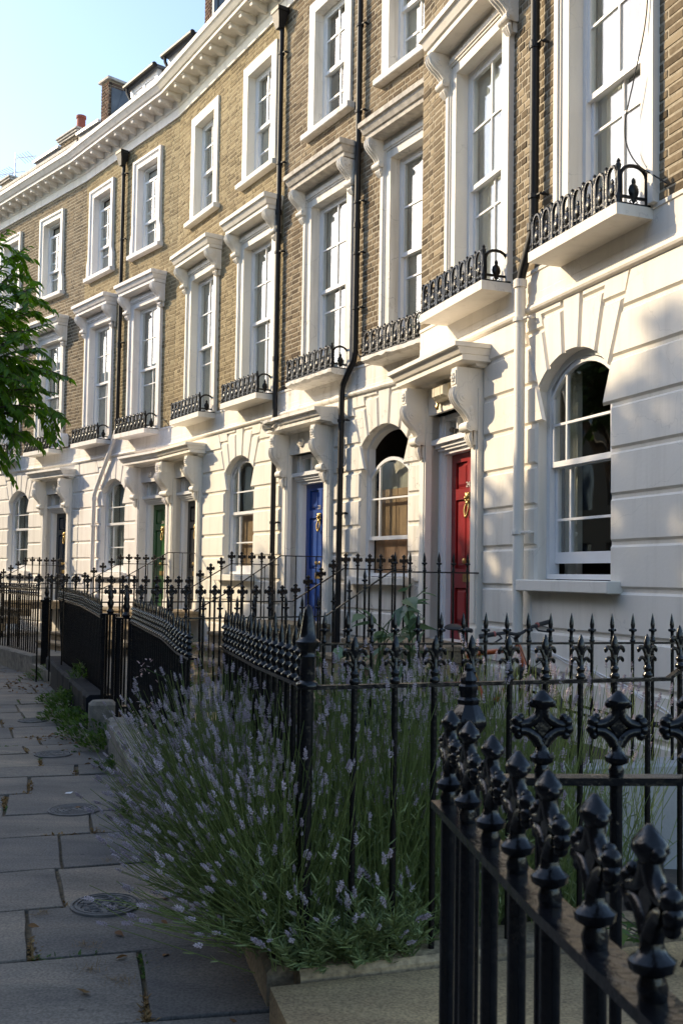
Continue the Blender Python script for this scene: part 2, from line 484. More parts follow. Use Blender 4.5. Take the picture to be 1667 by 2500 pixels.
def scatter_mesh(name, tv, tf, mats, tones):
    """many copies of one small template (numpy) in one mesh; mats (n,3,4)"""
    tv = np.array(tv, np.float32)
    mats = np.array(mats, np.float32)
    n, k = len(mats), len(tv)
    V = np.einsum('nij,kj->nki', mats[:, :, :3], tv) + mats[:, None, :, 3]
    V = V.reshape(-1, 3)
    li = np.concatenate([np.array(f) for f in tf])
    sizes = np.array([len(f) for f in tf])
    loops = (li[None, :] + (np.arange(n) * k)[:, None]).ravel()
    tot = np.tile(sizes, n)
    start = np.concatenate([[0], np.cumsum(tot)[:-1]])
    me = bpy.data.meshes.new(name)
    me.vertices.add(n * k)
    me.vertices.foreach_set('co', V.ravel())
    me.loops.add(len(loops))
    me.loops.foreach_set('vertex_index', loops.astype(np.int32))
    me.polygons.add(len(tot))
    me.polygons.foreach_set('loop_start', start.astype(np.int32))
    me.polygons.foreach_set('loop_total', tot.astype(np.int32))
    me.update(calc_edges=True)
    me.validate()
    ca = me.color_attributes.new('tone', 'FLOAT_COLOR', 'POINT')
    a = np.ones((n * k, 4), np.float32)
    a[:, :3] = np.repeat(np.array(tones, np.float32), k)[:, None]
    ca.data.foreach_set('color', a.ravel())
    return me

def frame_mat(p, d, up=None, s=1.0, roll=0.0):
    """3x4 matrix: local z along d, placed at p, scaled s"""
    d = Vector(d).normalized()
    up = Vector(up) if up is not None else (Vector((0, 0, 1)) if abs(d.z) < 0.95 else Vector((1, 0, 0)))
    a = up.cross(d)
    if a.length < 1e-6:
        a = Vector((1, 0, 0)).cross(d)
    a.normalize()
    b = d.cross(a)
    if roll:
        a, b = math.cos(roll) * a + math.sin(roll) * b, -math.sin(roll) * a + math.cos(roll) * b
    return [(a.x * s, b.x * s, d.x * s, p[0]), (a.y * s, b.y * s, d.y * s, p[1]), (a.z * s, b.z * s, d.z * s, p[2])]

# ================================================================ HOUSES
# street frontage solved from the photograph: wall angle, wall distance, left and right party wall (s along the wall)
PL = {'A': (19.9823, 4.7074, -10.40, -5.72), 'B': (31.0088, 7.0480, -13.599, -9.60), 'C': (31.4572, 7.1542, -17.928, -13.543),
      'D': (38.6382, 9.3392, -21.127, -16.893), 'E': (42.6999, 10.8122, -26.6, -20.413)}
G0, GS = 1.52, 0.37
Z_ROLL, Z_BAND, Z_BRICK, Z_FRIEZE = 4.05, 4.12, 4.42, 10.46

def gz(k):
    return G0 + GS * k

def house_frame(h):
    th, d, s0, s1 = PL[h]
    th = math.radians(th)
    n = (math.cos(th), math.sin(th)); t = (math.sin(th), -math.cos(th))
    return (n[0] * d + t[0] * s0, n[1] * d + t[1] * s0, 0), th - PI / 2, s1 - s0

def arch_z(dx, half=0.56, spring=3.30, rise=0.275):
    R = (half * half + rise * rise) / (2 * rise)
    return spring + rise - R + math.sqrt(max(0, R * R - dx * dx))

def sheet(mb, x0, x1, z0, z1, y, ops, depth=0.14):
    """front face at y with rectangular and arched openings, plus the reveals"""
    cuts = {x0, x1}
    for o in ops:
        cuts |= {o['l'], o['r']}
        if o.get('arch'):
            cuts |= {o['l'] + (o['r'] - o['l']) * i / 14 for i in range(15)}
    cs = sorted(c for c in cuts if x0 - 1e-9 <= c <= x1 + 1e-9)
    cs = [c for i, c in enumerate(cs) if i == 0 or c - cs[i - 1] > 1e-6]
    def top(o, x):
        if o.get('arch'):
            c = (o['l'] + o['r']) / 2
            return arch_z(x - c, (o['r'] - o['l']) / 2, o['t'], o['arch'])
        return o['t']
    for a, b in zip(cs, cs[1:]):
        m = (a + b) / 2
        ca = cb = z0
        for o in sorted([o for o in ops if o['l'] < m < o['r']], key=lambda o: o['b']):
            if o['b'] - ca > 1e-6:
                mb.quad((a, y, ca), (b, y, cb), (b, y, o['b']), (a, y, o['b']))
            ca, cb = top(o, a), top(o, b)
            mb.quad((a, y, ca), (b, y, cb), (b, y + depth, cb), (a, y + depth, ca))
        if z1 - min(ca, cb) > 1e-6:
            mb.quad((a, y, ca), (b, y, cb), (b, y, z1), (a, y, z1))
    for o in ops:
        zt = top(o, o['l'])
        mb.quad((o['l'], y, o['b']), (o['l'], y + depth, o['b']), (o['l'], y + depth, zt), (o['l'], y, zt))
        mb.quad((o['r'], y + depth, o['b']), (o['r'], y, o['b']), (o['r'], y, zt), (o['r'], y + depth, zt))
        if o['b'] > z0 + 1e-6:
            mb.quad((o['l'], y + depth, o['b']), (o['l'], y, o['b']), (o['r'], y, o['b']), (o['r'], y + depth, o['b']))

def block(poly, chamf, y0=0.0, c=0.021):
    """rusticated block: polygon (4 points, x,z, counter-clockwise), chamf flags per edge"""
    n = len(poly)
    P = [Vector((x, z)) for x, z in poly]
    ins = []
    for i in range(n):
        a, b, d = P[i - 1], P[i], P[(i + 1) % n]
        e1 = (b - a).normalized(); e2 = (d - b).normalized()
        n1 = Vector((-e1.y, e1.x)); n2 = Vector((-e2.y, e2.x))
        w1 = c if chamf[i - 1] else 0.0
        w2 = c if chamf[i] else 0.0
        den = n1.x * n2.y - n1.y * n2.x
        if abs(den) < 1e-4:
            off = n1 * w1
        else:
            off = Vector(((w1 * n2.y - w2 * n1.y) / den, (n1.x * w2 - n2.x * w1) / den))
        ins.append(b + off)
    mb = MB()
    mb.rings([[(p.x, y0 + 0.027, p.y) for p in P], [(p.x, y0, p.y) for p in ins]])
    mb.add([(p.x, y0, p.y) for p in ins], [tuple(range(n))])
    return mb

def moulding(mb, prof, x0, x1, k=1.0, y=0.0):
    """profile [(p,z)] with mitred returns to the wall at both ends"""
    mb.rings([[(x0 - p * k, y, z), (x0 - p * k, y - p, z), (x1 + p * k, y - p, z), (x1 + p * k, y, z)] for p, z in prof], closed=False)
    p, z = prof[0]
    return mb

def run_profile(mb, prof, x0, x1, ta=0.0, tb=0.0):
    """profile [(p,z)] along a wall, ends cut on the mitre (ta, tb = tan of half angle)"""
    mb.rings([[(x0 + p * ta, -p, z) for p, z in prof], [(x1 - p * tb, -p, z) for p, z in prof]], closed=False)

_mesh_cache = {}
def cached(key, fn):
    if key not in _mesh_cache:
        _mesh_cache[key] = fn()
    return _mesh_cache[key]

def console_mesh(w, d, h, drop, key):
    def make():
        mb = MB()
        S = [(0, 1), (-0.93, 1), (-1.0, .95), (-1.03, .84), (-.98, .72), (-.82, .58), (-.58, .44), (-.42, .31), (-.36, .20), (-.38, .10), (-.30, .02), (-.12, 0), (0, .02)]
        mb.prism_x([(y * d, (z - 1) * h) for y, z in S][::-1], -w / 2, w / 2)
        front = [(y * d, (z - 1) * h) for y, z in S[1:9]]
        for q in (-.33, 0, .33):
            mb.tube([(q * w, y - .004, z) for y, z in front], .13 * w, 5)
        for cy, cz, r in ((-.66 * d, -.22 * h, .20 * h), (-.40 * d, -.90 * h, .12 * h)):
            e = .56 if r > .15 * h else .66
            mb.tube([(-w * e, cy, cz), (w * e, cy, cz)], r, 14)
            mb.tube([(-w * (e + .05), cy, cz), (w * (e + .05), cy, cz)], r * .62, 12)
            mb.tube([(-w * (e + .11), cy, cz), (w * (e + .11), cy, cz)], r * .28, 8)
        for i in range(4):      # leaf scrolls on the cheeks
            z = (-.50 - .10 * i) * h
            for sx in (-1, 1):
                mb.ball((sx * w * .5, (-.34 + .03 * i) * d, z), .055 * h, 6, .5, 1, 1.5)
        # acanthus drop
        for q in (-.28, 0, .28):
            mb.tube([(q * w, -.30 * d, -1.0 * h), (q * w * 1.2, -.34 * d, -1.0 * h - drop * .35), (q * w * .8, -.24 * d, -1.0 * h - drop * .75), (q * w * .3, -.20 * d, -1.0 * h - drop)], [.14 * w, .2 * w, .15 * w, .03 * w], 6)
        mb.box(-w * .35, w * .35, -.18 * d, 0, -h - drop * .8, -h)
        me = mb.mesh('console')
        return me
    return cached(('console', key), make)

def balustrade_mesh(w):
    def make():
        mb = MB()
        def post(x):
            mb.lathe([(.022, 0), (.027, .02), (.018, .04), (.026, .06), (.015, .085), (.012, .16), (.017, .24), (.013, .255), (.023, .275), (.026, .295), (.014, .312), (.018, .322), (.005, .334)], (x, 0, 0), 7, 1, .75)
        post(0)
        x0, x1 = .020, w - .020
        c = (x0 + x1) / 2; r = (x1 - x0) / 2
        arc = [(x0, 0, .02), (x0 + .002, 0, .12), (x0, 0, .22)] + [(c - r * math.cos(a), 0, .22 + .085 * math.sin(a)) for a in [PI * i / 8 for i in range(1, 8)]] + [(x1, 0, .22), (x1 - .002, 0, .12), (x1, 0, .02)]
        mb.tube(arc, .0155, 6)
        mb.box(x0, x1, -.007, .007, .05, .072)
        if w < .2:
          mb.tube([(x0, 0, .07), (c - .028, 0, .11), (x0, 0, .15)], .010, 5)
          mb.tube([(x1, 0, .07), (c + .028, 0, .11), (x1, 0, .15)], .010, 5)
        mb.lathe([(.006, .02), (.020, .035), (.014, .055), (.042, .085), (.048, .115), (.036, .15), (.015, .168), (.021, .18), (.018, .198), (.003, .214)], (c, 0, 0), 8, 1, .5)
        for s in (-1, 1):
            mb.tube([(c, 0, .03), (c + s * .02, 0, .045), (c + s * .034, 0, .03), (c + s * .026, 0, .018)], .006, 4)
            mb.tube([(c, -.008, .06), (c + s * .018, -.012, .10), (c + s * .010, -.010, .14)], .004, 4)
        mb.box(0, w, -.011, .011, 0, .016)
        return finish(mb.mesh('iron_arch'), 'ironcast', 40)
    return cached(('bal', round(w, 3)), make)

def pane_mesh(x0, x1, z0, z1, y):
    mb = MB()
    mb.box(x0, x1, y - .002, y + .002, z0, z1)
    return mb

def curtain_mb(x0, x1, z0, z1, y, amp=.018, n=14):
    mb = MB()
    top, bot = [], []
    for i in range(n + 1):
        x = x0 + (x1 - x0) * i / n
        yy = y + amp * math.sin(i * 1.9) + amp * .5 * math.sin(i * 3.7 + 1)
        top.append((x, yy, z1)); bot.append((x + .01 * math.sin(i), yy * 1.0 + .004, z0))
    mb.rings([bot, top], closed=False)
    return mb

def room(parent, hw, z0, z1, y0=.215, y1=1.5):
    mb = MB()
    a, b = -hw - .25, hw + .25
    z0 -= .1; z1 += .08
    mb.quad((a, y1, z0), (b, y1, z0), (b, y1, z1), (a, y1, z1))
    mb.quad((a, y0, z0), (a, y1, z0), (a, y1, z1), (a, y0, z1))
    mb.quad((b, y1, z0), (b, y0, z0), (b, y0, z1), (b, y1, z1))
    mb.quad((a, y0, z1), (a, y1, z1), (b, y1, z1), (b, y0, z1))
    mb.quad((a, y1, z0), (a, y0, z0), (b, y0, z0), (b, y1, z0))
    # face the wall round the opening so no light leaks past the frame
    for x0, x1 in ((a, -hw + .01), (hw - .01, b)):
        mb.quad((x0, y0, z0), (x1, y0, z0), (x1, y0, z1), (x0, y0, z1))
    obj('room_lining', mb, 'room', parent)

def sash(parent, hw, z0, z1, y, cols, rows, bot=.05, topr=.045, stile=.042, glass='glass', bar=.011):
    """one sliding sash: frame with glazing bars, and one object per pane. cols/rows: inner division lines"""
    mb = MB()
    t = .02
    mb.box(-hw, -hw + stile, y - t, y + t, z0, z1)
    mb.box(hw - stile, hw, y - t, y + t, z0, z1)
    mb.box(-hw + stile, hw - stile, y - t, y + t, z0, z0 + bot)
    mb.box(-hw + stile, hw - stile, y - t, y + t, z1 - topr, z1)
    xs = [-hw + stile] + list(cols) + [hw - stile]
    zs = [z0 + bot] + list(rows) + [z1 - topr]
    for c in cols:
        mb.box(c - bar, c + bar, y - t * .8, y + t * .8, z0 + bot, z1 - topr)
    for r in rows:
        for a, b in zip(xs, xs[1:]):
            mb.box(a + (bar if a in cols else 0), b - (bar if b in cols else 0), y - t * .8, y + t * .8, r - bar, r + bar)
    s = obj('sash', mb, 'paint', parent)
    for a, b in zip(xs, xs[1:]):
        for c, d in zip(zs, zs[1:]):
            obj('pane', pane_mesh(a + .002, b - .002, c + .002, d - .002, y), glass, parent)
    return s

def window_frame(hw, z0, z1, y0=.115, y1=.21, j=.05):
    mb = MB()
    mb.box(-hw, -hw + j, y0, y1, z0, z1)
    mb.box(hw - j, hw, y0, y1, z0, z1)
    mb.box(-hw + j, hw - j, y0, y1, z1 - j * .9, z1)
    mb.box(-hw + j, hw - j, y0 - .02, y1, z0, z0 + .045)
    return mb

HOOD1 = [(0.10, 7.275), (0.25, 7.285), (0.25, 7.345), (0.275, 7.352), (0.30, 7.40), (0.315, 7.43), (0.345, 7.44), (0.345, 7.50), (0.33, 7.515), (0.0, 7.56)]

def first_floor_window(H, cx, mat, hw=.5, curt=(.40, .22), lower_split=True, slab_hw=.66, worn=False, arch_w=.19):
    w = holder('window', H, (cx, 0, 0))
    o = hw + arch_w
    mb = MB()
    zt = 7.02
    for s in (-1, 1):
        a, b = sorted((s * hw, s * (hw + .105)))
        mb.box(a, b, -.030, .135, 4.43, 7.125)
        a, b = sorted((s * (hw + .105), s * (hw + .13)))
        mb.box(a, b, -.045, .02, 4.43, 7.15)
        a, b = sorted((s * (hw + .13), s * o))
        mb.box(a, b, -.062, .02, 4.43, 7.21)
    mb.box(-hw, hw, -.030, .135, zt, 7.125)
    mb.box(-hw - .105, hw + .105, -.045, .02, 7.125, 7.15)
    mb.box(-hw - .13, hw + .13, -.062, .02, 7.15, 7.21)
    mb.box(-o, o, -.045, .02, 7.21, 7.30)
    obj('architrave', mb, mat, w)
    mb = MB()
    moulding(mb, HOOD1, -o + .02, o - .02, .42)
    mb.quad((-o - .02, -.0, 7.275), (o + .02, 0, 7.275), (o + .02, -.10, 7.275), (-o - .02, -.10, 7.275))
    hd = obj('hood', mb, 'weathered' if worn else mat, w)
    cm = console_mesh(.135, .265, .35, .12, 'win' + mat)
    if not cm.materials:
        finish(cm, mat, 45)
    for s in (-1, 1):
        link('console', cm, w, (s * (o + .005), 0, 7.275))
    obj('window_frame', window_frame(hw, 4.45, zt), 'paint', w)
    z = 5.74
    sash(w, hw - .05, z - .02, zt - .045, .145, [0.0], [(z + zt) / 2 - .02])
    sash(w, hw - .05, 4.495, z + .03, .188, [0.0], [z - .30], bot=.08)
    if curt:
        q_ = random.Random(int(H.location.x * 97 + cx * 131))
        curt = (min(.62, curt[0] * q_.uniform(.85, 1.35)), curt[1] * q_.uniform(.3, 1.5))
        if q_.random() < .5:
            obj('blind', curtain_mb(-hw + .02, hw - .02, 7.0 - q_.uniform(.15, .9), 7.0, .225, .002, 6), 'blind', w)
        for s, c in ((-1, curt[0]), (1, curt[1])):
            if c:
                a, b = sorted((s * (hw - .02), s * (hw - c)))
                obj('curtain', curtain_mb(a, b, 4.5, 7.0, .245), 'curtain', w)
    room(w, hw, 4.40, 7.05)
    return w

def balcony(H, cx, hw, mat, worn=False):
    mb = MB()
    z0, z1, p = 4.325, 4.412, .325
    if worn:
        # crumbling slab edge
        n = 26
        rs = []
        for i in range(n + 1):
            x = cx - hw + 2 * hw * i / n
            q = mnoise.noise(Vector((x * 6, 3.1, 0)))
            e = .03 * max(0, q + .1); e2 = .035 * max(0, mnoise.noise(Vector((x * 9, 7.7, 0))))
            rs.append([(x, .05, z0 + .0), (x, -p + .06 + e2, z0 + .004), (x, -p + e, z0 + .025 + e2), (x, -p + e * .6, z1 - .012 - e * .4), (x, -p + .02 + e, z1), (x, .05, z1)])
        mb.rings(rs, caps=True)
    else:
        mb.rings([[(x, .05, z0), (x, -p, z0), (x, -p, z1), (x, .05, z1)] for x in (cx - hw, cx + hw)], caps=True)
    b = obj('balcony', mb, mat, H)
    n = 8
    w = (2 * hw - .04) / n
    for i in range(n):
        link('iron_arch', balustrade_mesh(w), b, (cx - hw + .02 + i * w, -p + .03, z1))
    w2 = .27
    for s in (-1, 1):
        o = link('iron_arch', balustrade_mesh(w2), b, (cx + s * (hw - .02), -p + .03, z1), (0, 0, PI / 2))
    mb = MB()
    for x, y in ((cx + hw - .02, -p + .03), (cx + hw - .02, -p + .30), (cx - hw + .02, -p + .30)):
        mb.lathe([(.02, 0), (.016, .04), (.021, .06), (.012, .085), (.011, .24), (.018, .275), (.019, .30), (.011, .315), (.016, .326), (.004, .345)], (x, y, z1), 8)
    obj('corner_post', mb, 'ironcast', b, smooth=40)
    return b

def second_floor_window(H, cx, mat, hw=.43, style='plain', curt=(.3, .0), drop=0.0):
    w = holder('window', H, (cx, 0, 0))
    mb = MB()
    zb, zt = 8.16, 9.95
    if style == 'plain':
        for s in (-1, 1):
            a, b = sorted((s * hw, s * (hw + .17)))
            mb.box(a, b, -.035, .135, zb, 10.13)
        mb.box(-hw, hw, -.035, .135, zt, 10.13)
    else:
        for s in (-1, 1):
            for i, (u, v, p) in enumerate(((0, .07, -.028), (.07, .10, -.04), (.10, .165, -.058))):
                pts = [(s * (hw + u), zb), (s * (hw + v + (.06 if i == 2 else 0)), zb), (s * (hw + v + (.06 if i == 2 else 0)), zb + .30), (s * (hw + v), zb + .44), (s * (hw + v), 10.05 if i < 1 else (10.07 if i < 2 else 10.125)), (s * (hw + u), 10.05 if i < 1 else (10.07 if i < 2 else 10.125))]
                if s < 0:
                    pts = pts[::-1]
                mb.prism_y(pts, p, .135 if i == 0 else .02)
        mb.box(-hw, hw, -.028, .135, zt, 10.05)
        mb.box(-hw - .07, hw + .07, -.04, .02, 10.05, 10.07)
        mb.box(-hw - .10, hw + .10, -.058, .02, 10.07, 10.125)
    obj('architrave', mb, mat, w)
    mb = MB()
    mb.cbox(-hw - .25, hw + .25, -.12, .12, 8.065, 8.158, .01)
    obj('sill', mb, mat, w)
    obj('window_frame', window_frame(hw, 8.16, zt), 'paint', w)
    z = 9.02
    sash(w, hw - .05, z - .02 - drop, zt - .045 - drop, .145, [0.0], [9.5 - drop])
    sash(w, hw - .05, 8.205, z + .03, .188, [0.0], [8.62], bot=.06)
    q_ = random.Random(int(H.location.x * 71 + cx * 113))
    if q_.random() < .5:
        obj('blind', curtain_mb(-hw + .02, hw - .02, 9.9 - q_.uniform(.2, .9), 9.9, .225, .002, 6), 'blind', w)
    for s, c in ((-1, curt[0]), (1, curt[1])):
        if c:
            a, b = sorted((s * (hw - .02), s * (hw - c)))
            obj('curtain', curtain_mb(a, b, 8.2, 9.9, .245), 'curtain', w)
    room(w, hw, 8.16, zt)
    return w

def arch_window(H, cx, mat, style='plain'):
    hw = .56
    w = holder('window', H, (cx, 0, 0))
    mb = MB()
    mb.cbox(-hw - .16, hw + .15, -.125, .14, 1.49, 1.592, .008)
    obj('sill', mb, mat, w)
    # box frame following the arch
    mb = MB()
    j = .055
    zs = 1.60
    outer = [(hw, zs), (hw, 3.30)] + [(hw * math.cos(0) - 2 * hw * i / 14, arch_z(hw - 2 * hw * i / 14)) for i in range(1, 14)] + [(-hw, 3.30), (-hw, zs)]
    h2 = hw - j
    def inner_z(x):
        return arch_z(x, hw) - j * 1.05
    inner = [(h2, zs), (h2, inner_z(h2))] + [(h2 - 2 * h2 * i / 14, inner_z(h2 - 2 * h2 * i / 14)) for i in range(1, 14)] + [(-h2, inner_z(-h2)), (-h2, zs)]
    y0, y1 = .115, .215
    mb.rings([[(x, y1, z) for x, z in outer], [(x, y0, z) for x, z in outer], [(x, y0, z) for x, z in inner], [(x, y1, z) for x, z in inner]], closed=False)
    mb.box(-h2, h2, y0 - .02, y1, zs, zs + .045)
    obj('window_frame', mb, 'paint', w)
    # upper sash with arched head
    dz = {'plain': 0, 'dropped': -.36}.get(style, 0)
    zm = 2.60 + dz * 1.45
    bar = .011; st = .042; t = .02; y = .145
    cols = [-.265, .40]
    mb = MB()
    h3 = h2 - .002
    def top3(x):
        return arch_z(x * hw / (h2), hw) - j * 1.1 + dz
    def top4(x):
        return top3(x) - .045
    N_ = 16
    xs = [h3 - 2 * h3 * i / N_ for i in range(N_ + 1)]
    mb.rings([[(x, yy, f(x)) for x in xs] for yy, f in ((y + t, top4), (y - t, top4), (y - t, top3), (y + t, top3), (y + t, top4))], closed=False)
    for s in (-1, 1):
        a, b = sorted((s * h3, s * (h3 - st)))
        mb.box(a, b, y - t, y + t, zm, top4(h3) + .02)
    mb.box(-h3 + st, h3 - st, y - t, y + t, zm, zm + .05)
    for c in cols:
        mb.box(c - bar, c + bar, y - t * .8, y + t * .8, zm + .05, top4(c) + .01)
    zr = 2.98 + dz
    ed = [-h3 + st] + cols + [h3 - st]
    for a, b in zip(ed, ed[1:]):
        mb.box(a + bar * (a in cols), b - bar * (b in cols), y - t * .8, y + t * .8, zr - bar, zr + bar)
    obj('sash', mb, 'paint', w)
    for a, b in zip(ed, ed[1:]):
        obj('pane', pane_mesh(a, b, zm + .05, zr, y), 'glassdark', w)
        k = 7
        pts = [(a, zr), (b, zr)] + [(b + (a - b) * i / k, top4(b + (a - b) * i / k) + .005) for i in range(k + 1)]
        p = MB(); p.prism_y(pts, y - .002, y + .002)
        obj('pane', p, 'glassdark', w)
    if style == 'dropped':
        # both sashes hang low and the shutters show above the sill
        mb = MB()
        for a, b in ((-.50, -.255), (-.245, -.0), (.01, .255), (.265, .50)):
            mb.box(a, b, .235, .26, 1.62, 2.75)
        sh = obj('shutter', mb, 'shutter', w)
        mb = MB()
        for a, b in ((-.50, -.255), (-.245, -.0), (.01, .255), (.265, .50)):
            for z0, z1 in ((1.72, 2.02), (2.08, 2.66)):
                mb.rings([[(x, .228, z) for x, z in ((a + .03, z0), (b - .03, z0), (b - .03, z1), (a + .03, z1))], [(x, .236, z) for x, z in ((a + .05, z0 + .02), (b - .05, z0 + .02), (b - .05, z1 - .02), (a + .05, z1 - .02))]])
        obj('shutter_panel', mb, 'shutter', w)
        obj('curtain', curtain_mb(-.5, .5, 2.06, 3.12, .30, .004), 'curtain', w)
    else:
        zl = zs + .045 if style != 'open' else zs + .14
        sash(w, h2 - .002, zl, zm + .035, .188, cols, [2.13], bot=.10, glass='glassdark')
        if style == 'wood':
            mb = MB()
            mb.box(-.48, .48, .26, .28, 1.62, 2.62)
            obj('shutter', mb, 'shutter', w)
            obj('curtain', curtain_mb(-.49, -.05, 2.62, 3.5, .33), 'curtain', w)
        else:
            obj('curtain', curtain_mb(-.52, -.27, 1.62, 3.45, .27), 'curtain', w)
            if style == 'open':
                mb = MB(); mb.box(-.16, .0, .62, .66, 1.6, 3.6); obj('shutter', mb, 'curtain', w)
            else:
                obj('curtain', curtain_mb(-.2, .52, 1.62, 3.45, .27), 'blind', w)
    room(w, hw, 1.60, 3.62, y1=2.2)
    return w

def text_mesh(body, size, depth=.004):
    cu = bpy.data.curves.new('lettering', 'FONT')
    cu.body = body
    cu.size = size
    cu.extrude = depth
    cu.align_x = 'CENTER'
    cu.align_y = 'CENTER'
    to = bpy.data.objects.new('lettering', cu)
    COL.objects.link(to)
    bpy.context.view_layer.update()
    me = bpy.data.meshes.new_from_object(to.evaluated_get(bpy.context.evaluated_depsgraph_get()))
    bpy.data.objects.remove(to)
    return me

PORCH = [(0.04, 3.70), (0.10, 3.71), (0.12, 3.735), (0.30, 3.745), (0.30, 3.80), (0.325, 3.806), (0.345, 3.84), (0.365, 3.865), (0.395, 3.872), (0.395, 3.915), (0.0, 3.95)]

def door_bay(H, dx, mat, door_mat='black', number=None, left_end='console', right_end='console', broken=False, plate=None, frame_mat='paint', roundels=True):
    c = .545                      # half opening
    S = holder('door_surround', H, (dx, 0, 0))
    for s in (-1, 1):
        end = left_end if s < 0 else right_end
        pw = .15 if end == 'console' else (.17 if s < 0 else .13)
        a, b = sorted((s * c, s * (c + pw)))
        mb = MB()
        mb.box(a, b, -.05, .20, .93, 3.50)
        mb.box(a + .03, b - .03, -.062, -.05, 1.15, 3.02)
        mb.box(a - .012, b + .012, -.07, -.05, .93, 1.10)
        obj('pilaster', mb, mat, S)
        mb = MB()
        mb.box(a + .012, b - .012, -.285, .02, 3.50, 3.70)
        mb.box((a + b) / 2 - .05, (a + b) / 2 + .05, -.295, -.285, 3.53, 3.67)
        for k in range(6):
            mb.ball(((a + b) / 2 + .026 * math.cos(k * PI / 3), -.295, 3.60 + .036 * math.sin(k * PI / 3)), .018, 6)
        mb.ball(((a + b) / 2, -.30, 3.60), .02, 6)
        obj('console_block', mb, mat, S)
        cm = console_mesh(.125, .27, .43, .17, 'door' + mat)
        if not cm.materials:
            finish(cm, mat, 45)
        link('console', cm, S, ((a + b) / 2, -.03, 3.50))
    mb = MB()
    mb.box(-c, c, -.02, .20, 3.40, 3.70)
    obj('frieze_panel', mb, mat, S)
    if roundels:
        for x in (-.17, .17):
            mb = MB()
            mb.rings([[(x + r * math.cos(2 * PI * k / 12), yy, 3.555 + r * math.sin(2 * PI * k / 12)) for k in range(12)] for r, yy in ((.065, -.02), (.065, -.045), (.045, -.055), (.03, -.04), (.028, -.06), (.001, -.068))])
            obj('roundel', mb, mat, S)
    xl = -c - (.17 if left_end == 'console' else .17)
    xr = c + (.17 if right_end == 'console' else .13)
    mb = MB()
    if broken:
        n = 34
        rs = []
        for i in range(n + 1):
            u = i / n
            x = xl - .14 + (xr - xl + .28) * u
            j = max(0, 1 - u / .42)
            q = [mnoise.noise(Vector((x * 11, k * 3.3, 1.0))) for k in range(len(PORCH))]
            rs.append([(x + .03 * j * q[k], -max(0.02, p * (1 - .45 * j * max(0, q[k] + .25) * (0.3 if k > 7 else 1))), z + .03 * j * q[k]) for k, (p, z) in enumerate(PORCH)])
        mb.rings(rs, closed=False)
        mb.add([(xr + .14, 0, 3.70)] + rs[-1], [tuple(range(len(PORCH), -1, -1))])
        mb.add([(xl - .14, 0, 3.70)] + rs[0], [tuple(range(0, len(PORCH) + 1))])
    else:
        k = .36
        rr = []
        for p, z in PORCH:
            xa = xl - p * k if left_end == 'console' else xl
            xb = xr + p * k if right_end == 'console' else xr
            rr.append([(xa, .02, z), (xa, -p, z), (xb, -p, z), (xb, .02, z)])
        mb.rings(rr, closed=False)
    mb.quad((xl - .02, -.06, 3.701), (xr + .02, -.06, 3.701), (xr + .02, .02, 3.701), (xl - .02, .02, 3.701))
    obj('porch_cornice', mb, 'stuccoB' if broken else mat, S)
    # painted door case
    mb = MB()
    for s in (-1, 1):
        a, b = sorted((s * c, s * (c - .075)))
        mb.box(a, b, .115, .30, .93, 3.40)
        a, b = sorted((s * (c - .075), s * (c - .10)))
        mb.box(a, b, .13, .30, .93, 2.97)
        a, b = sorted((s * (c - .10), s * (c - .125)))
        mb.box(a, b, .15, .30, .93, 2.96)
    mb.box(-c + .075, c - .075, .12, .30, 2.96, 3.01)
    mb.box(-c + .02, c - .02, .085, .12, 3.0, 3.03)
    mb.box(-c + .01, c - .01, .06, .12, 3.03, 3.07)
    mb.box(-c + .0, c - .0, .02, .12, 3.07, 3.125)
    mb.box(-c + .075, c - .075, .14, .26, 3.01, 3.16)
    mb.box(-c + .075, c - .075, .14, .26, 3.345, 3.40)
    mb.box(-c + .075, -c + .12, .14, .26, 3.16, 3.345)
    mb.box(c - .12, c - .075, .14, .26, 3.16, 3.345)
    mb.box(-.2, -.16, .15, .25, 3.16, 3.345)
    mb.box(.16, .2, .15, .25, 3.16, 3.345)
    obj('door_case', mb, frame_mat, S)
    for a, b in ((-c + .12, -.2), (-.16, .16), (.2, c - .12)):
        obj('fanlight_pane', pane_mesh(a, b, 3.16, 3.345, .19), 'glassdark', S)
    mb = MB(); mb.box(-.7, .7, .5, .55, .9, 3.5)
    obj('hall_wall', mb, 'room', S)
    # the door leaf
    D = holder('door', H, (dx, 0, 0))
    w = c - .125
    y = .215
    mb = MB()
    rails = [(.93, 1.10), (1.49, 1.70), (2.45, 2.57), (2.86, 2.955)]
    for a, b in ((-w, -w + .105), (-.05, .05), (w - .105, w)):
        mb.box(a, b, y, y + .045, .93, 2.955)
    for z0, z1 in rails:
        mb.box(-w + .105, -.05, y, y + .045, z0, z1)
        mb.box(.05, w - .105, y, y + .045, z0, z1)
    obj('door_leaf', mb, door_mat, D)
    for a, b in ((-w + .105, -.05), (.05, w - .105)):
        for (q0, q1), (r0, r1) in zip(rails, rails[1:]):
            mb = MB()
            z0, z1 = q1, r0
            R_ = [(a, z0), (b, z0), (b, z1), (a, z1)]
            def ins(m):
                return [(a + m, z0 + m), (b - m, z0 + m), (b - m, z1 - m), (a + m, z1 - m)]
            rg = [[(x, yy, z) for x, z in ins(m)] for m, yy in ((0, y + .03), (.012, y + .022), (.018, y + .026), (.05, y + .006))]
            mb.rings(rg)
            mb.add(rg[-1], [(0, 1, 2, 3)])
            obj('door_panel', mb, door_mat, D)
    if number:
        me = text_mesh(number, .085)
        finish(me, 'digit')
        link('number', me, D, (-.01, y - .008, 2.60), (PI / 2, 0, 0))
    mb = MB()
    mb.box(-.11, .11, y - .012, y, 1.555, 1.64)
    mb.box(-.085, .085, y - .017, y - .012, 1.578, 1.617)
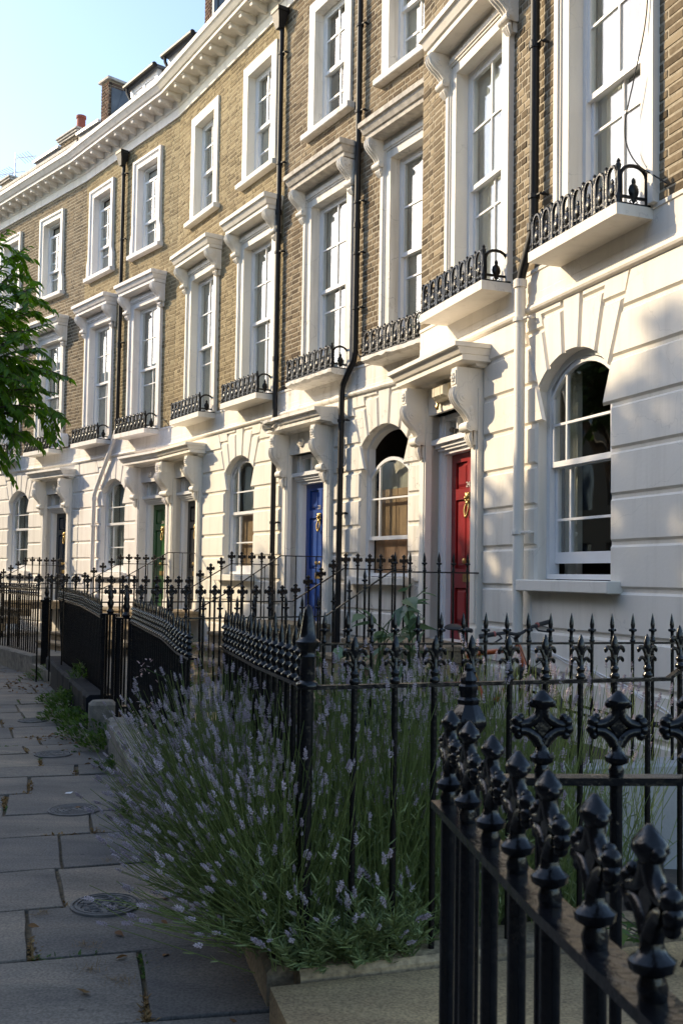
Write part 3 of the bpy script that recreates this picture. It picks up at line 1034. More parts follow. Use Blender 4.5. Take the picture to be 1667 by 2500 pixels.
    lp = obj('letterbox', mb, 'brass', D)
    if plate:
        me = text_mesh(plate, .042, .002)
        finish(me, 'black')
        link('lettering', me, D, (0, y - .0195, 1.598), (PI / 2, 0, 0))
    mb = MB()
    mb.rings([[(r * math.cos(2 * PI * k / 12), yy, 1.78 + r * math.sin(2 * PI * k / 12)) for k in range(12)] for r, yy in ((.03, y), (.012, y - .015), (.012, y - .03), (.032, y - .045), (.03, y - .062), (.001, y - .068))])
    obj('door_knob', mb, 'brass', D, smooth=40)
    mb = MB()
    mb.ball((0, y - .02, 2.47), .045, 10, 1, .6, 1.1)
    mb.ball((0, y - .02, 2.40), .03, 8, 1.1, .7, 1)
    mb.ball((0, y - .04, 2.455), .02, 8)
    for sx in (-1, 1):
        mb.ball((sx * .03, y - .015, 2.50), .02, 6)
        mb.ball((sx * .028, y - .015, 2.43), .022, 6)
    mb.tube(smooth_path([(-.03, y - .02, 2.39), (-.045, y - .03, 2.33), (-.02, y - .035, 2.27), (.02, y - .035, 2.27), (.045, y - .03, 2.33), (.03, y - .02, 2.39)], 4), .011, 6)
    mb.ball((0, y - .035, 2.255), .02, 8)
    obj('door_knocker', mb, 'brass', D, smooth=50)
    # front steps
    st = holder('front_steps', H, (dx, 0, 0))
    for i in range(5):
        top = .925 - .155 * i
        yf = -.95 - .27 * i
        mb = MB()
        mb.box(-.70, .70, yf + .02, yf + (.30 if i else 1.15), max(.0, top - .16), top - .05)
        mb.cbox(-.72, .72, yf - .01, yf + (.30 if i else 1.15), top - .05, top, .008)
        obj('step', mb, 'coping', st)
    return S

def brick_rows(x0, x1, z0, z1, holes, rng, odd0=0):
    """Flemish bond: list of (xa, xb, zbottom) with the holes taken out"""
    out = []
    ch, bh = .075, .064
    rows = int((z1 - z0) / ch)
    for r in range(rows):
        z = z0 + r * ch + .006
        blocked = sorted((a, b) for a, b, c, d in holes if c < z + bh * .6 and d > z + bh * .4)
        x = x0 - (.17 if (r + odd0) % 2 else .005)
        st = (r % 2 == 0)
        while x < x1:
            L = .215 if st else .1025
            a, b = max(x, x0 + .004), min(x + L, x1 - .004)
            segs = [(a, b)]
            for p, q in blocked:
                ns = []
                for u, v in segs:
                    if q <= u or p >= v:
                        ns.append((u, v))
                    else:
                        if p - u > .02: ns.append((u, p - .004))
                        if v - q > .02: ns.append((q + .004, v))
                segs = ns
            for u, v in segs:
                if v - u > .025:
                    out.append((u, v, z))
            x += L + .0105
            st = not st
    return out

def brick_mb(mb, xa, xb, z, tone, rng, y=0.0, hb=.064):
    j = lambda s: rng.uniform(-s, s)
    xa += j(.003); xb += j(.003); za = z + j(.0025); zb = z + hb + j(.0025)
    yf = y + j(.0022)
    c = .004 + rng.random() * .004
    o = [(xa, y + .014, za), (xb, y + .014, za), (xb, y + .014, zb), (xa, y + .014, zb)]
    f = [(xa + c, yf + j(.0015), za + c), (xb - c, yf + j(.0015), za + c), (xb - c, yf + j(.0015), zb - c), (xa + c, yf + j(.0015), zb - c)]
    mb.add(o + f, [(0, 1, 5, 4), (1, 2, 6, 5), (2, 3, 7, 6), (3, 0, 4, 7), (4, 5, 6, 7)], tone)

_brick_var = {}
def brick_variants(mat):
    if mat not in _brick_var:
        rng = random.Random(hash(mat) % 1000 if False else len(_brick_var) + 11)
        for kind, L in (('s', .215), ('h', .1025)):
            lst = []
            for i in range(12):
                mb = MB()
                brick_mb(mb, 0, L, 0, min(1, max(0, rng.gauss(.5, .23 if mat in ('brickA', 'brickB') else .15))), rng)
                lst.append(finish(mb.mesh('brick'), mat))
            _brick_var.setdefault(mat, {})[kind] = lst
    return _brick_var[mat]

def lay_bricks(H, bricks, mat, rng, single=300):
    """the bricks that show largest become objects, the rest one joined part"""
    mw = H.matrix_world
    def size(b):
        full = abs((b[1] - b[0]) - .215) < .001 or abs((b[1] - b[0]) - .1025) < .001
        if not full:
            return -1
        x, y, w = project(mw @ Vector(((b[0] + b[1]) / 2, 0, b[2] + .03)))
        if not (-10 < x < 1680 and -10 < y < 2510):
            return -1
        return (b[1] - b[0]) / w
    sc = sorted(range(len(bricks)), key=lambda i: -size(bricks[i]))
    chosen = set(i for i in sc[:single] if size(bricks[i]) > 0)
    var = brick_variants(mat)
    mb = MB()
    for i, (a, b, z) in enumerate(bricks):
        if i in chosen:
            v = var['s' if b - a > .15 else 'h']
            link('brick', v[rng.randrange(12)], H, (a, 0, z))
        else:
            brick_mb(mb, a, b, z, min(1, max(0, rng.gauss(.5, .23 if mat in ('brickA', 'brickB') else .15))), rng)
    if mb.v:
        obj('bricks', mb, mat, H, kind='stuff')

def house(h, label, stucco, brickm, wins1, wins2, arch, door, tans=(0, 0), low=False, style2='plain', archstyle='plain', mort='mortar', single=300, doorkw=None, worn1=(), blocking=False, drop2=(), curts=None, hw_slab=None):
    loc, rz, W = house_frame(h)
    rng = random.Random(sum(map(ord, h)) * 31)
    H = thing('terraced_house', label, 'house', loc, rz, 'terraced houses in the curved row')
    bpy.context.view_layer.update()
    H.matrix_world
    mw = Matrix.Translation(loc) @ Matrix.Rotation(rz, 4, 'Z')
    H.matrix_world = mw
    # ---- stucco ground floor
    ops = []
    if arch is not None:
        ops.append(dict(l=arch - .56, r=arch + .56, b=1.585, t=3.30, arch=.275))
    dk = doorkw or {}
    if door is not None:
        ops.append(dict(l=door - .545, r=door + .545, b=.93, t=3.40))
    mb = MB()
    sheet(mb, 0, W, -.2, Z_BRICK, .025, ops, .20)
    obj('stucco_wall', mb, stucco, H)
    def skew(s, z, i):
        xi, zi, sl = ((.12, 3.56, .07), (.36, 3.46, .25), (.545, 3.315, .37))[i]
        return s * (xi + sl * (z - zi))
    for k in range(-4, 7):
        z0 = gz(k) + .012 if k > -4 else -.15
        z1 = gz(k + 1) - .012 if k < 6 else Z_ROLL + .01
        segs = [[0.004, W - .004, None, None]]
        def cut(a, b, sl=None):
            ns = []
            for u, v, p, q in segs:
                if b <= u or a >= v:
                    ns.append([u, v, p, q])
                else:
                    if a - u > .02: ns.append([u, a, p, sl])
                    if v - b > .02: ns.append([b, v, sl, q])
            return ns
        if door is not None and z0 < 3.72:
            pl = .545 + (.15 if dk.get('left_end', 'console') == 'console' else .17)
            pr = .545 + (.15 if dk.get('right_end', 'console') == 'console' else .13)
            segs = cut(door - pl, door + pr)
        if arch is not None:
            if z1 < 3.32 and z1 > 1.6:
                segs = cut(arch - .56, arch + .56)
            elif z1 >= 3.32:
                segs = cut(arch - .545, arch + .545, 'v')
        for u, v, p, q in segs:
            if p == 'v':
                x0a, x0b = arch + skew(1, max(z0, 3.0), 2), arch + skew(1, z1, 2)
            else:
                x0a = x0b = u
            if q == 'v':
                x1a, x1b = arch + skew(-1, max(z0, 3.0), 2), arch + skew(-1, z1, 2)
            else:
                x1a = x1b = v
            b = block([(x0a, z0), (x1a, z0), (x1b, z1), (x0b, z1)], (k > -4, q is not None or v < W - .01 or True, k < 6, True))
            obj('stucco_course', b, stucco, H)
    if arch is not None:
        tops = (Z_ROLL + .01, 3.95, 3.835)
        for i, s in ((0, 0), (1, -1), (1, 1), (2, -1), (2, 1)):
            zt = tops[i]
            if i == 0:
                xl = lambda z: skew(-1, z, 0)
                xr = lambda z: skew(1, z, 0)
            elif s > 0:
                xl = lambda z, i=i: skew(1, z, i - 1)
                xr = lambda z, i=i: skew(1, z, i)
            else:
                xl = lambda z, i=i: skew(-1, z, i)
                xr = lambda z, i=i: skew(-1, z, i - 1)
            g = .008
            def foot(f):
                z = 3.4
                for _ in range(6):
                    z = arch_z(max(-.5599, min(.5599, f(z))))
                return z
            zl, zr = foot(xl), foot(xr)
            n = 6
            low_ = []
            for j in range(n + 1):
                x = xl(zl) + (xr(zr) - xl(zl)) * j / n
                low_.append((arch + x + (g if j == 0 else (-g if j == n else 0)), arch_z(max(-.5599, min(.5599, x)))))
            poly = low_ + [(arch + xr(zt) - g, zt), (arch + xl(zt) + g, zt)]
            obj('voussoir', block(poly, [False] * n + [True, i > 0, True]), stucco, H)
            if i > 0:
                obj('stucco_course', block([(arch + xl(zt + .02), zt + .02), (arch + xr(zt + .02), zt + .02), (arch + xr(Z_ROLL), Z_ROLL + .01), (arch + xl(Z_ROLL), Z_ROLL + .01)], (True, (i == 1 and s < 0) or False, False, (i == 1 and s > 0) or False)), stucco, H)
        arch_window(H, arch, stucco, archstyle)
    mb = MB()
    run_profile(mb, [(-.01, 4.03), (.012, 4.035), (.035, 4.045), (.045, 4.065), (.035, 4.09), (.012, 4.10), (.012, 4.125), (.004, 4.135), (.004, 4.20), (0.0, 4.205), (.0, 4.395), (.012, 4.40), (.012, Z_BRICK + .012), (-.03, Z_BRICK + .02)], 0, W, *tans)
    obj('string_course', mb, stucco, H)
    # ---- brick upper floors
    hw1 = .5
    ops = []; holes = []
    for c in wins1:
        ops.append(dict(l=c - .53, r=c + .53, b=4.44, t=7.05))
        holes += [(c - .68, c + .68, 4.4, 7.28), (c - .76, c + .76, 7.27, 7.55)]
    for c in wins2:
        ops.append(dict(l=c - .46, r=c + .46, b=8.10, t=9.98))
        holes += [(c - .6, c + .6, 8.05, 10.13), (c - .67, c + .67, 8.065, 8.16)]
    mb = MB()
    sheet(mb, 0, W, Z_BRICK, Z_FRIEZE + .1, .0045, ops, .13)
    obj('brick_wall', mb, mort, H)
    lay_bricks(H, brick_rows(0, W, Z_BRICK + .012, Z_FRIEZE + .04, holes, rng), brickm, rng, single)
    cu = curts or {}
    for i, c in enumerate(wins1):
        first_floor_window(H, c, stucco, curt=cu.get(i, (.40, .20)), worn=(i in worn1))
        balcony(H, c - .02, (hw_slab or [.66] * 4)[i], stucco, worn=(i in worn1))
    for i, c in enumerate(wins2):
        second_floor_window(H, c, stucco, style=style2, curt=cu.get(('u', i), (.3, .0)), drop=(.22 if i in drop2 else 0))
    # ---- cornice
    mb = MB()
    run_profile(mb, [(-.02, Z_FRIEZE), (.035, Z_FRIEZE), (.035, 10.63), (.05, 10.64), (.065, 10.665), (.065, 10.68)], 0, W, *tans)
    obj('frieze_band', mb, stucco, H)
    mb = MB()
    run_profile(mb, [(.02, 10.68), (.065, 10.68), (.075, 10.79), (.41, 10.80), (.41, 10.855), (.44, 10.865), (.46, 10.89), (.50, 10.94), (.525, 10.955), (.525, 11.04), (.50, 11.06), (-.1, 11.10)], 0, W, *tans)
    obj('cornice', mb, stucco, H)
    if blocking:
        mb = MB()
        run_profile(mb, [(.26, 11.08), (.25, 11.28), (.29, 11.285), (.29, 11.35), (-.1, 11.37)], 0, W, *tans)
        obj('blocking_course', mb, 'weathered', H)
    def mod():
        m_ = MB()
        m_.prism_x([(0, .0), (-.27, 0), (-.285, -.03), (-.275, -.06), (-.235, -.072), (-.20, -.06), (-.165, -.07), (-.12, -.10), (-.06, -.108), (-.0, -.10)][::-1], -.04, .04)
        m_.box(-.054, .054, -.30, 0, 0, .016)
        for yy, zz, r in ((-.24, -.038, .028), (-.085, -.066, .036)):
            m_.tube([(-.048, yy, zz), (.048, yy, zz)], r * .9, 10)
        return finish(m_.mesh('modillion'), stucco, 40)
    mm = cached(('mod', stucco), mod)
    n = int(round(W / .39))
    for i in range(n):
        link('modillion', mm, H, ((i + .5) * W / n, -.075, 10.776))
    # ---- shell: party walls, back and flat lead roof
    mb = MB()
    mb.quad((0, .02, -.2), (0, 8, -.2), (0, 8, 11.0), (0, .02, 11.0))
    mb.quad((W, 8, -.2), (W, .02, -.2), (W, .02, 11.0), (W, 8, 11.0))
    mb.quad((W, 8, -.2), (0, 8, -.2), (0, 8, 11.0), (W, 8, 11.0))
    obj('party_wall', mb, 'mortar', H)
    mb = MB()
    mb.box(-.02, W + .02, .1, 8, 10.95, 11.05)
    obj('roof', mb, 'lead', H)
    if door is not None:
        door_bay(H, door, stucco, **dk)
    return H

def pipe_on(H, pts, r=.048, mat='iron', brackets=(), hopper=None, name='downpipe', collars=()):
    mb = MB()
    mb.tube(pts, r, 12)
    for z, x, y in collars:
        mb.lathe([(r * 1.25, 0), (r * 1.25, .07)], (x, y, z), 12)
    p = obj(name, mb, mat, H, smooth=40)
    for x, y, z in brackets:
        mb = MB()
        mb.lathe([(r * 1.3, -.018), (r * 1.3, .018)], (x, y, z), 12)
        mb.tube([(x + r, y, z), (x + r * 2.4, y, z), (x + r * 2.4, 0.0, z)], .012, 6)
        mb.ball((x + r * 2.6, y * .6, z), .02, 6)
        obj('pipe_bracket', mb, mat, p)
    if hopper:
        x, y, z = hopper
        mb = MB()
        mb.rings([[(x + a * sx, y + b * sy, z + c) for sx, sy in ((-1, -1), (1, -1), (1, 1), (-1, 1))] for a, b, c in ((.05, .05, -.28), (.09, .07, -.16), (.11, .09, -.04), (.125, .10, -.03), (.125, .10, .03))], caps=True)
        obj('hopper_head', mb, mat, p)
    return p

# ================================================================ GROUND
KL = [(0.42, -4.0), (0.24, 0.6), (0.06, 2.1), (-0.25, 3.76), (-0.41, 4.4), (-0.97, 6.0), (-1.84, 8.99), (-2.5, 10.64), (-4.44, 15.48), (-5.9, 17.4), (-9.2, 21.6), (-16, 30)]

def poly_at(s, pts=KL):
    for (a, b) in zip(pts, pts[1:]):
        L = math.hypot(b[0] - a[0], b[1] - a[1])
        if s <= L:
            return a[0] + (b[0] - a[0]) * s / L, a[1] + (b[1] - a[1]) * s / L
        s -= L
    return pts[-1]

def dir_at(s):
    a = poly_at(max(0, s - .8)); b = poly_at(s + .8)
    L = math.hypot(b[0] - a[0], b[1] - a[1])
    return (b[0] - a[0]) / L, (b[1] - a[1]) / L

def build_ground():
    mb = MB()
    mb.quad((-400, -400, -.62), (400, -400, -.62), (400, 400, -.62), (-400, 400, -.62))
    g = obj('ground', mb, 'asphalt', kind='structure')
    rng = random.Random(3)
    # pavement: bed and individual flagstones
    L_ = []
    s = 0
    while s < 40:
        p = poly_at(s); d = dir_at(s)
        L_.append((p, d))
        s += 1.0
    mb = MB()
    mb.rings([[(p[0] + .12 * d[1], p[1] - .12 * d[0], -.018) for p, d in L_], [(p[0] - 2.75 * d[1], p[1] + 2.75 * d[0], -.018) for p, d in L_]][::-1], closed=False)
    pav = obj('pavement', mb, 'joint', kind='structure')
    s = .6
    slabs = []
    global JOINTS
    JOINTS = []
    while s < 32:
        w = rng.uniform(.44, .74)
        (pa, da), (pb, db) = (poly_at(s), dir_at(s)), (poly_at(s + w), dir_at(s + w))
        t = -.03
        first = True
        while t < 2.55:
            ln = rng.uniform(.62, 1.25) if not first else rng.uniform(.35, 1.1)
            first = False
            t1 = min(t + ln, 2.6)
            if 2.6 - t1 < .3:
                t1 = 2.6
            g = rng.uniform(.006, .013)
            q = []
            for (p, d), dt, ss in (((pa, da), 0, g), ((pb, db), 0, -g)):
                for tt in ((t + g, t1 - g) if ss > 0 else (t1 - g, t + g)):
                    q.append((p[0] - tt * d[1] + d[0] * ss + rng.uniform(-.008, .008), p[1] + tt * d[0] + d[1] * ss + rng.uniform(-.008, .008)))
            slabs.append(q)
            JOINTS.append((q[2], q[1]))
            JOINTS.append((q[0], q[1]) if rng.random() < .6 else (q[0], q[3]))
            t = t1
        s += w
    for q in slabs:
        cx = sum(p[0] for p in q) / 4; cy = sum(p[1] for p in q) / 4
        tx, ty, dz = rng.uniform(-.006, .006), rng.uniform(-.006, .006), rng.uniform(-.004, .004)
        z = lambda x, y: dz + tx * (x - cx) + ty * (y - cy)
        # worn, slightly irregular outline
        out = []
        for i in range(4):
            a, b = q[i], q[(i + 1) % 4]
            for k in range(4):
                u = k / 4
                e = 0 if k == 0 else rng.uniform(-.004, .004)
                out.append((a[0] + (b[0] - a[0]) * u + e, a[1] + (b[1] - a[1]) * u + e))
            # knock the corner off a little
        def ring(m, zz):
            return [(cx + (x - cx) * m, cy + (y - cy) * m, z(x, y) + zz) for x, y in out]
        mb = MB()
        r = [ring(1.0, -.05), ring(1.0, -.007), ring(.992, -.001), ring(.97, 0)]
        mb.rings(r)
        mb.add(r[-1], [tuple(range(len(out)))])
        obj('flagstone', mb, 'flag', pav)
    # road and its kerb beyond the pavement
    mb = MB()
    mb.rings([[(p[0] - 2.63 * d[1], p[1] + 2.63 * d[0], .0) for p, d in L_], [(p[0] - 2.63 * d[1], p[1] + 2.63 * d[0], -.3) for p, d in L_], [(p[0] - 2.9 * d[1], p[1] + 2.9 * d[0], -.3) for p, d in L_], [(p[0] - 2.9 * d[1], p[1] + 2.9 * d[0], .0) for p, d in L_], [(p[0] - 2.63 * d[1], p[1] + 2.63 * d[0], .0) for p, d in L_]], closed=False)
    obj('kerb', mb, 'coping', kind='structure')
    mb = MB()
    mb.rings([[(p[0] - 2.88 * d[1], p[1] + 2.88 * d[0], -.12) for p, d in L_], [(p[0] - 11 * d[1], p[1] + 11 * d[0], -.12) for p, d in L_]][::-1], closed=False)
    obj('road', mb, 'asphalt', kind='structure')

def floor_poly(name, pts, mat, thick=.7, kind='structure'):
    """flat or sloping floor from (x,y,z) corners, counter-clockwise"""
    mb = MB()
    mb.add([(x, y, z) for x, y, z in pts] + [(x, y, z - thick) for x, y, z in pts],
           [tuple(range(len(pts)))] + [(i, i + len(pts), (i + 1) % len(pts) + len(pts), (i + 1) % len(pts)) for i in range(len(pts))])
    return obj(name, mb, mat, kind=kind)

def wall_run(name, pts, w, z0, z1, mat, label, cat='kerb', c=.02, rough=0.0, off=0.0, group=None, crown=0.0):
    """low wall or kerb following pts; chamfered top"""
    P = [Vector((p[0], p[1])) for p in pts]
    fine = []
    for a, b in zip(P, P[1:]):
        n = max(1, int((b - a).length / .12)) if rough else 1
        for i in range(n):
            fine.append(a.lerp(b, i / n))
    fine.append(P[-1])
    rs = []
    for i, p in enumerate(fine):
        d = (fine[min(i + 1, len(fine) - 1)] - fine[max(i - 1, 0)]).normalized()
        nrm = Vector((-d.y, d.x))
        a = p + nrm * (w / 2 + off); b = p - nrm * (w / 2 - off)
        e = [rough * mnoise.noise(Vector((p.x * 7, p.y * 7, k * 5.1))) for k in range(4)]
        rs.append([(a.x, a.y, z0), (a.x + e[0], a.y + e[0], z1 - c + e[1] * .5), ((a - nrm * c).x, (a - nrm * c).y, z1 + e[1] * .4), ((b + nrm * c).x, (b + nrm * c).y, z1 + crown + e[2] * .4), (b.x, b.y, z1 - c + crown), (b.x, b.y, z0)])
    mb = MB()
    mb.rings(rs, caps=True)
    o = obj(name, mb, mat)
    return tag(o, label, cat, group)

# ================================================================ IRON RAILINGS
def fin_fleur():
    mb = MB()
    mb.lathe([(.014, 0), (.021, .004), (.021, .014), (.016, .02), (.013, .03), (.018, .036), (.018, .044), (.012, .05), (.014, .062), (.010, .075), (.009, .10)], n=10)
    mb.lathe([(.008, .09), (.013, .105), (.0175, .128), (.016, .15), (.009, .172), (.002, .186)], n=10, sy=.75)
    for s in (-1, 1):
        up = smooth_path([(s * .004, 0, .085), (s * .012, 0, .112), (s * .026, 0, .130), (s * .040, 0, .126), (s * .046, 0, .108)], 3)
        mb.tube(up, [.009] * (len(up) - 6) + [.0095, .010, .010, .009, .007, .003], 6)
        lo = smooth_path([(s * .004, 0, .05), (s * .013, 0, .075), (s * .027, 0, .086), (s * .038, 0, .080), (s * .042, 0, .068)], 3)
        mb.tube(lo, [.008] * (len(lo) - 6) + [.0085, .009, .009, .008, .006, .003], 6)
    return mb

def fin_cross():
    mb = MB()
    mb.lathe([(.015, 0), (.017, .012), (.013, .024), (.024, .030), (.026, .040), (.017, .047), (.013, .055), (.012, .075)], n=10)
    zc = .102
    for s in (-1, 1):
        mb.tube(smooth_path([(s * .004, 0, .066), (s * .014, 0, .080), (s * .030, 0, .092), (s * .046, 0, .094)], 3), [.014, .0135, .013, .013, .0125, .012, .012, .012, .012, .013], 7)
        mb.tube(smooth_path([(s * .003, 0, .138), (s * .010, 0, .122), (s * .026, 0, .110), (s * .046, 0, .106)], 3), [.013, .0125, .012, .012, .012, .0115, .011, .011, .011, .012], 7)
        mb.ball((s * .052, 0, .112), .0135, 8, 1, 1, 1)
        mb.ball((s * .055, 0, .097), .0125, 8)
        mb.ball((s * .050, 0, .085), .0105, 8)
        mb.ball((s * .046, 0, .121), .0095, 6)
    mb.rings([[(x * q, y, zc + z * q) for x, z in ((.019, 0), (0, .022), (-.019, 0), (0, -.022))] for q, y in ((.9, .007), (1, .003), (1, -.003), (.9, -.007))], caps=True)
    mb.lathe([(.013, .125), (.014, .138), (.021, .146), (.027, .152), (.024, .160), (.013, .170), (.004, .178)], n=8, sy=.75)
    for s in (-1, 1):
        mb.ball((s * .020, 0, .150), .0095, 8)
    return mb

def fin_spear():
    mb = MB()
    mb.lathe([(.013, 0), (.018, .004), (.018, .012), (.012, .02), (.015, .028), (.011, .036), (.011, .062), (.016, .07), (.017, .08), (.012, .09)], n=10)
    for s in (-1, 1):
        mb.ball((s * .021, 0, .078), .010, 6)
    mb.lathe([(.010, .085), (.015, .10), (.0165, .115), (.013, .14), (.007, .168), (.001, .192)], n=8, sy=.7)
    return mb

def fin_ballspear():
    mb = MB()
    mb.lathe([(.018, 0), (.027, .004), (.027, .012), (.013, .022), (.013, .028), (.022, .040), (.023, .050), (.013, .062), (.013, .068), (.020, .078), (.021, .088), (.013, .098), (.012, .106), (.026, .112), (.028, .122), (.016, .132), (.012, .14), (.014, .16), (.010, .19), (.003, .222)], n=9)
    return mb

_fin = {}
def finial(kind):
    if kind not in _fin:
        _fin[kind] = finish({'fleur': fin_fleur, 'cross': fin_cross, 'spear': fin_spear, 'ball': fin_ballspear}[kind]().mesh('finial'), 'iron', 60)
    return _fin[kind]

_bar = {}
def bar_mesh(r, n=10):
    k = (r, n)
    if k not in _bar:
        mb = MB()
        mb.rings([[(r * math.cos(2 * PI * i / n), r * math.sin(2 * PI * i / n), z) for i in range(n)] for z in (0, 1)], caps=True)
        _bar[k] = finish(mb.mesh('bar'), 'iron', 40)
    return _bar[k]

def railing(name, label, pts, zb, spacing, fin, r=.0125, rw=.045, rh=.016, start=None, lean=(0, 0), fscale=1.0, cat='railing', group='black iron railings', end_gap=.05, railmat='iron', jig=.006):
    """pts: (x, y, rail height). bars stand at even spacing along the plan length"""
    R0 = pts[0]
    root = thing(name, label, cat, (R0[0], R0[1], zb), 0, group)
    P = [Vector((p[0] - R0[0], p[1] - R0[1], p[2] - zb)) for p in pts]
    lv = lambda z: Vector((lean[0] * z, lean[1] * z, 0))
    rs = []
    for i, p in enumerate(P):
        d = P[min(i + 1, len(P) - 1)] - P[max(i - 1, 0)]
        d.z = 0; d.normalize()
        nrm = Vector((-d.y, d.x, 0)) * rw / 2
        q = p + lv(p.z)
        up = Vector((0, 0, rh))
        rs.append([q - nrm - up, q + nrm - up, q + nrm, q - nrm])
    mb = MB(); mb.rings(rs, caps=True)
    obj('rail', mb, railmat, root)
    seg = []
    tot = 0
    for a, b in zip(P, P[1:]):
        L = math.hypot(b.x - a.x, b.y - a.y)
        seg.append((tot, L, a, b)); tot += L
    s = spacing if start is None else start
    rng = random.Random(len(label))
    bm = bar_mesh(r)
    while s < tot - end_gap:
        for t0, L, a, b in seg:
            if t0 <= s <= t0 + L + 1e-9:
                p = a.lerp(b, (s - t0) / L)
                ang = math.atan2(b.y - a.y, b.x - a.x)
                break
        top = p + lv(p.z)
        tilt = (rng.uniform(-jig, jig), rng.uniform(-jig, jig))
        d = Vector((lean[0] * p.z, lean[1] * p.z, p.z))
        o = link('bar', bm, root, (p.x, p.y, -.02), None, (1, 1, p.z + .02))
        if lean != (0, 0):
            o.rotation_euler = d.to_track_quat('Z', 'Y').to_euler()
        if fin:
            link('finial', finial(fin), root, (top.x, top.y, top.z), (tilt[0] * 4, tilt[1] * 4, ang), (fscale * .9 if fin == 'cross' and fscale < .95 else fscale, fscale, max(fscale, .95) if fin == 'cross' else fscale))
        s += spacing
    return root

def post_thing(name, label, x, y, zb, zr, build, cat='post', group='iron corner and gate posts'):
    root = thing(name, label, cat, (x, y, zb), 0, group)
    build(root, zr - zb)
    return root

# ================================================================ PLANTS
SPIKE_V, SPIKE_F = None, None
def spike_template(seed):
    """whorls of small florets on a short stalk"""
    rng = random.Random(seed)
    mb = MB()
    mb.tube([(0, 0, -.012), (0, 0, .05)], .0013, 3, caps=False)
    z = 0
    nw = rng.choice((4, 5, 5, 6))
    for w in range(nw):
        R = .0058 * (1 - .10 * w)
        for k in range(5 if w < nw - 1 else 3):
            a = 2 * PI * k / 5 + w * .6 + rng.uniform(-.3, .3)
            c = (R * math.cos(a), R * math.sin(a), z + rng.uniform(-.002, .002))
            s = .0042 * rng.uniform(.7, 1.3)
            u = Vector((math.cos(a), math.sin(a), .8)).normalized()
            p, q = u.orthogonal().normalized(), None
            q = u.cross(p)
            C = Vector(c)
            mb.add([C - u * s, C + p * s * .8, C + q * s * .8, C - p * s * .8, C - q * s * .8, C + u * s * 1.5], [(0, 2, 1), (0, 3, 2), (0, 4, 3), (0, 1, 4), (5, 1, 2), (5, 2, 3), (5, 3, 4), (5, 4, 1)])
        z += .0085 if w else .0125
    return mb.v, mb.f

def lavender(label, base, tips, n, seed, group='lavender bushes', stemlen=(.55, .85), single=150, leafn=2200, spike=1.0, bare=.25):
    """base(rng)->(x,y,z) root of a stem ; tips(rng,b)->(x,y,z) head of a stem"""
    rng = random.Random(seed)
    c = base(rng)
    root = thing('lavender_bush', label, 'lavender', (c[0], c[1], c[2] - .02), 0, group)
    O = Vector(root.location)
    st = MB()
    heads = []
    leaves = []; ltone = []
    for i in range(n):
        b = Vector(base(rng)) - O
        t = Vector(tips(rng, b + O)) - O
        d = t - b
        dh = Vector((d.x, d.y, 0))
        mid = b + d * .5 + dh * rng.uniform(.0, .18) + Vector((0, 0, rng.uniform(-.16, .10) * dh.length + .03)) + Vector((rng.gauss(0, .02), rng.gauss(0, .02), 0))
        pts = [b + (mid - b) * 2 * u * (1 - u) * 1.0 + d * u * u * 1.0 for u in (0, .33, .66, 1)]
        pts = [(1 - u) ** 2 * b + 2 * u * (1 - u) * mid + u * u * t for u in (0, .35, .7, 1)]
        tone = rng.uniform(.05, .8)
        st.tube(pts, [.0023, .0020, .0016, .0012], 3, caps=False, tone=tone)
        e = (pts[3] - pts[2]).normalized()
        flower = rng.random() > bare
        if flower:
            heads.append((pts[3], e, rng.uniform(.8, 1.5) * spike))
        if flower and rng.random() < .4:
            heads.append((pts[3] - e * rng.uniform(.03, .05), e, rng.uniform(.45, .7) * spike))
        for k in range(int(leafn / n) + 1):
            u = rng.random() ** 1.4 * .55
            p = (1 - u) ** 2 * b + 2 * u * (1 - u) * mid + u * u * t
            ax = (mid - b).normalized()
            a = rng.uniform(0, 2 * PI)
            side = Vector((math.cos(a), math.sin(a), 0))
            leaves.append(frame_mat(p, ax * rng.uniform(.4, 1.1) + side * .75, None, rng.uniform(.7, 1.4), rng.uniform(0, PI)))
            ltone.append(rng.uniform(0, 1))
    obj('stems', st, 'lavstem', root, kind='stuff')
    lv = [(-.0018, 0, 0), (.0018, 0, 0), (.0026, .002, .02), (-.0026, .002, .02), (.0012, .006, .042), (-.0012, .006, .042)]
    me = finish(scatter_mesh('leaves', lv, [(0, 1, 2, 3), (3, 2, 4, 5)], leaves, ltone), 'lavleaf')
    link('leaves', me, root, kind='stuff')
    tm = [spike_template(50 + i) for i in range(6)]
    def size(h):
        x, y, w = project(O + h[0])
        return -1 if not (0 < x < 1667 and 0 < y < 2500) else h[2] / w
    order = sorted(range(len(heads)), key=lambda i: -size(heads[i]))
    singles = set(order[:single])
    var = []
    for i, (v, f) in enumerate(tm):
        mb = MB(); mb.add(v, f, .2 + .12 * i)
        var.append(finish(mb.mesh('flower_spike'), 'lavflower'))
    groups = [([], []) for _ in tm]
    for i, (p, e, s) in enumerate(heads):
        k = rng.randrange(6)
        q = e.to_track_quat('Z', 'Y')
        if i in singles:
            link('flower_spike', var[k], root, p - e * .01, q.to_euler(), (s, s, s))
        else:
            groups[k][0].append(frame_mat(p - e * .01, e, None, s, rng.uniform(0, 6)))
            groups[k][1].append(rng.uniform(0, 1))
    for (v, f), (ms, ts) in zip(tm, groups):
        if ms:
            link('flower_spikes', finish(scatter_mesh('flower_spikes', v, f, ms, ts), 'lavflower'), root, kind='stuff')
    return root

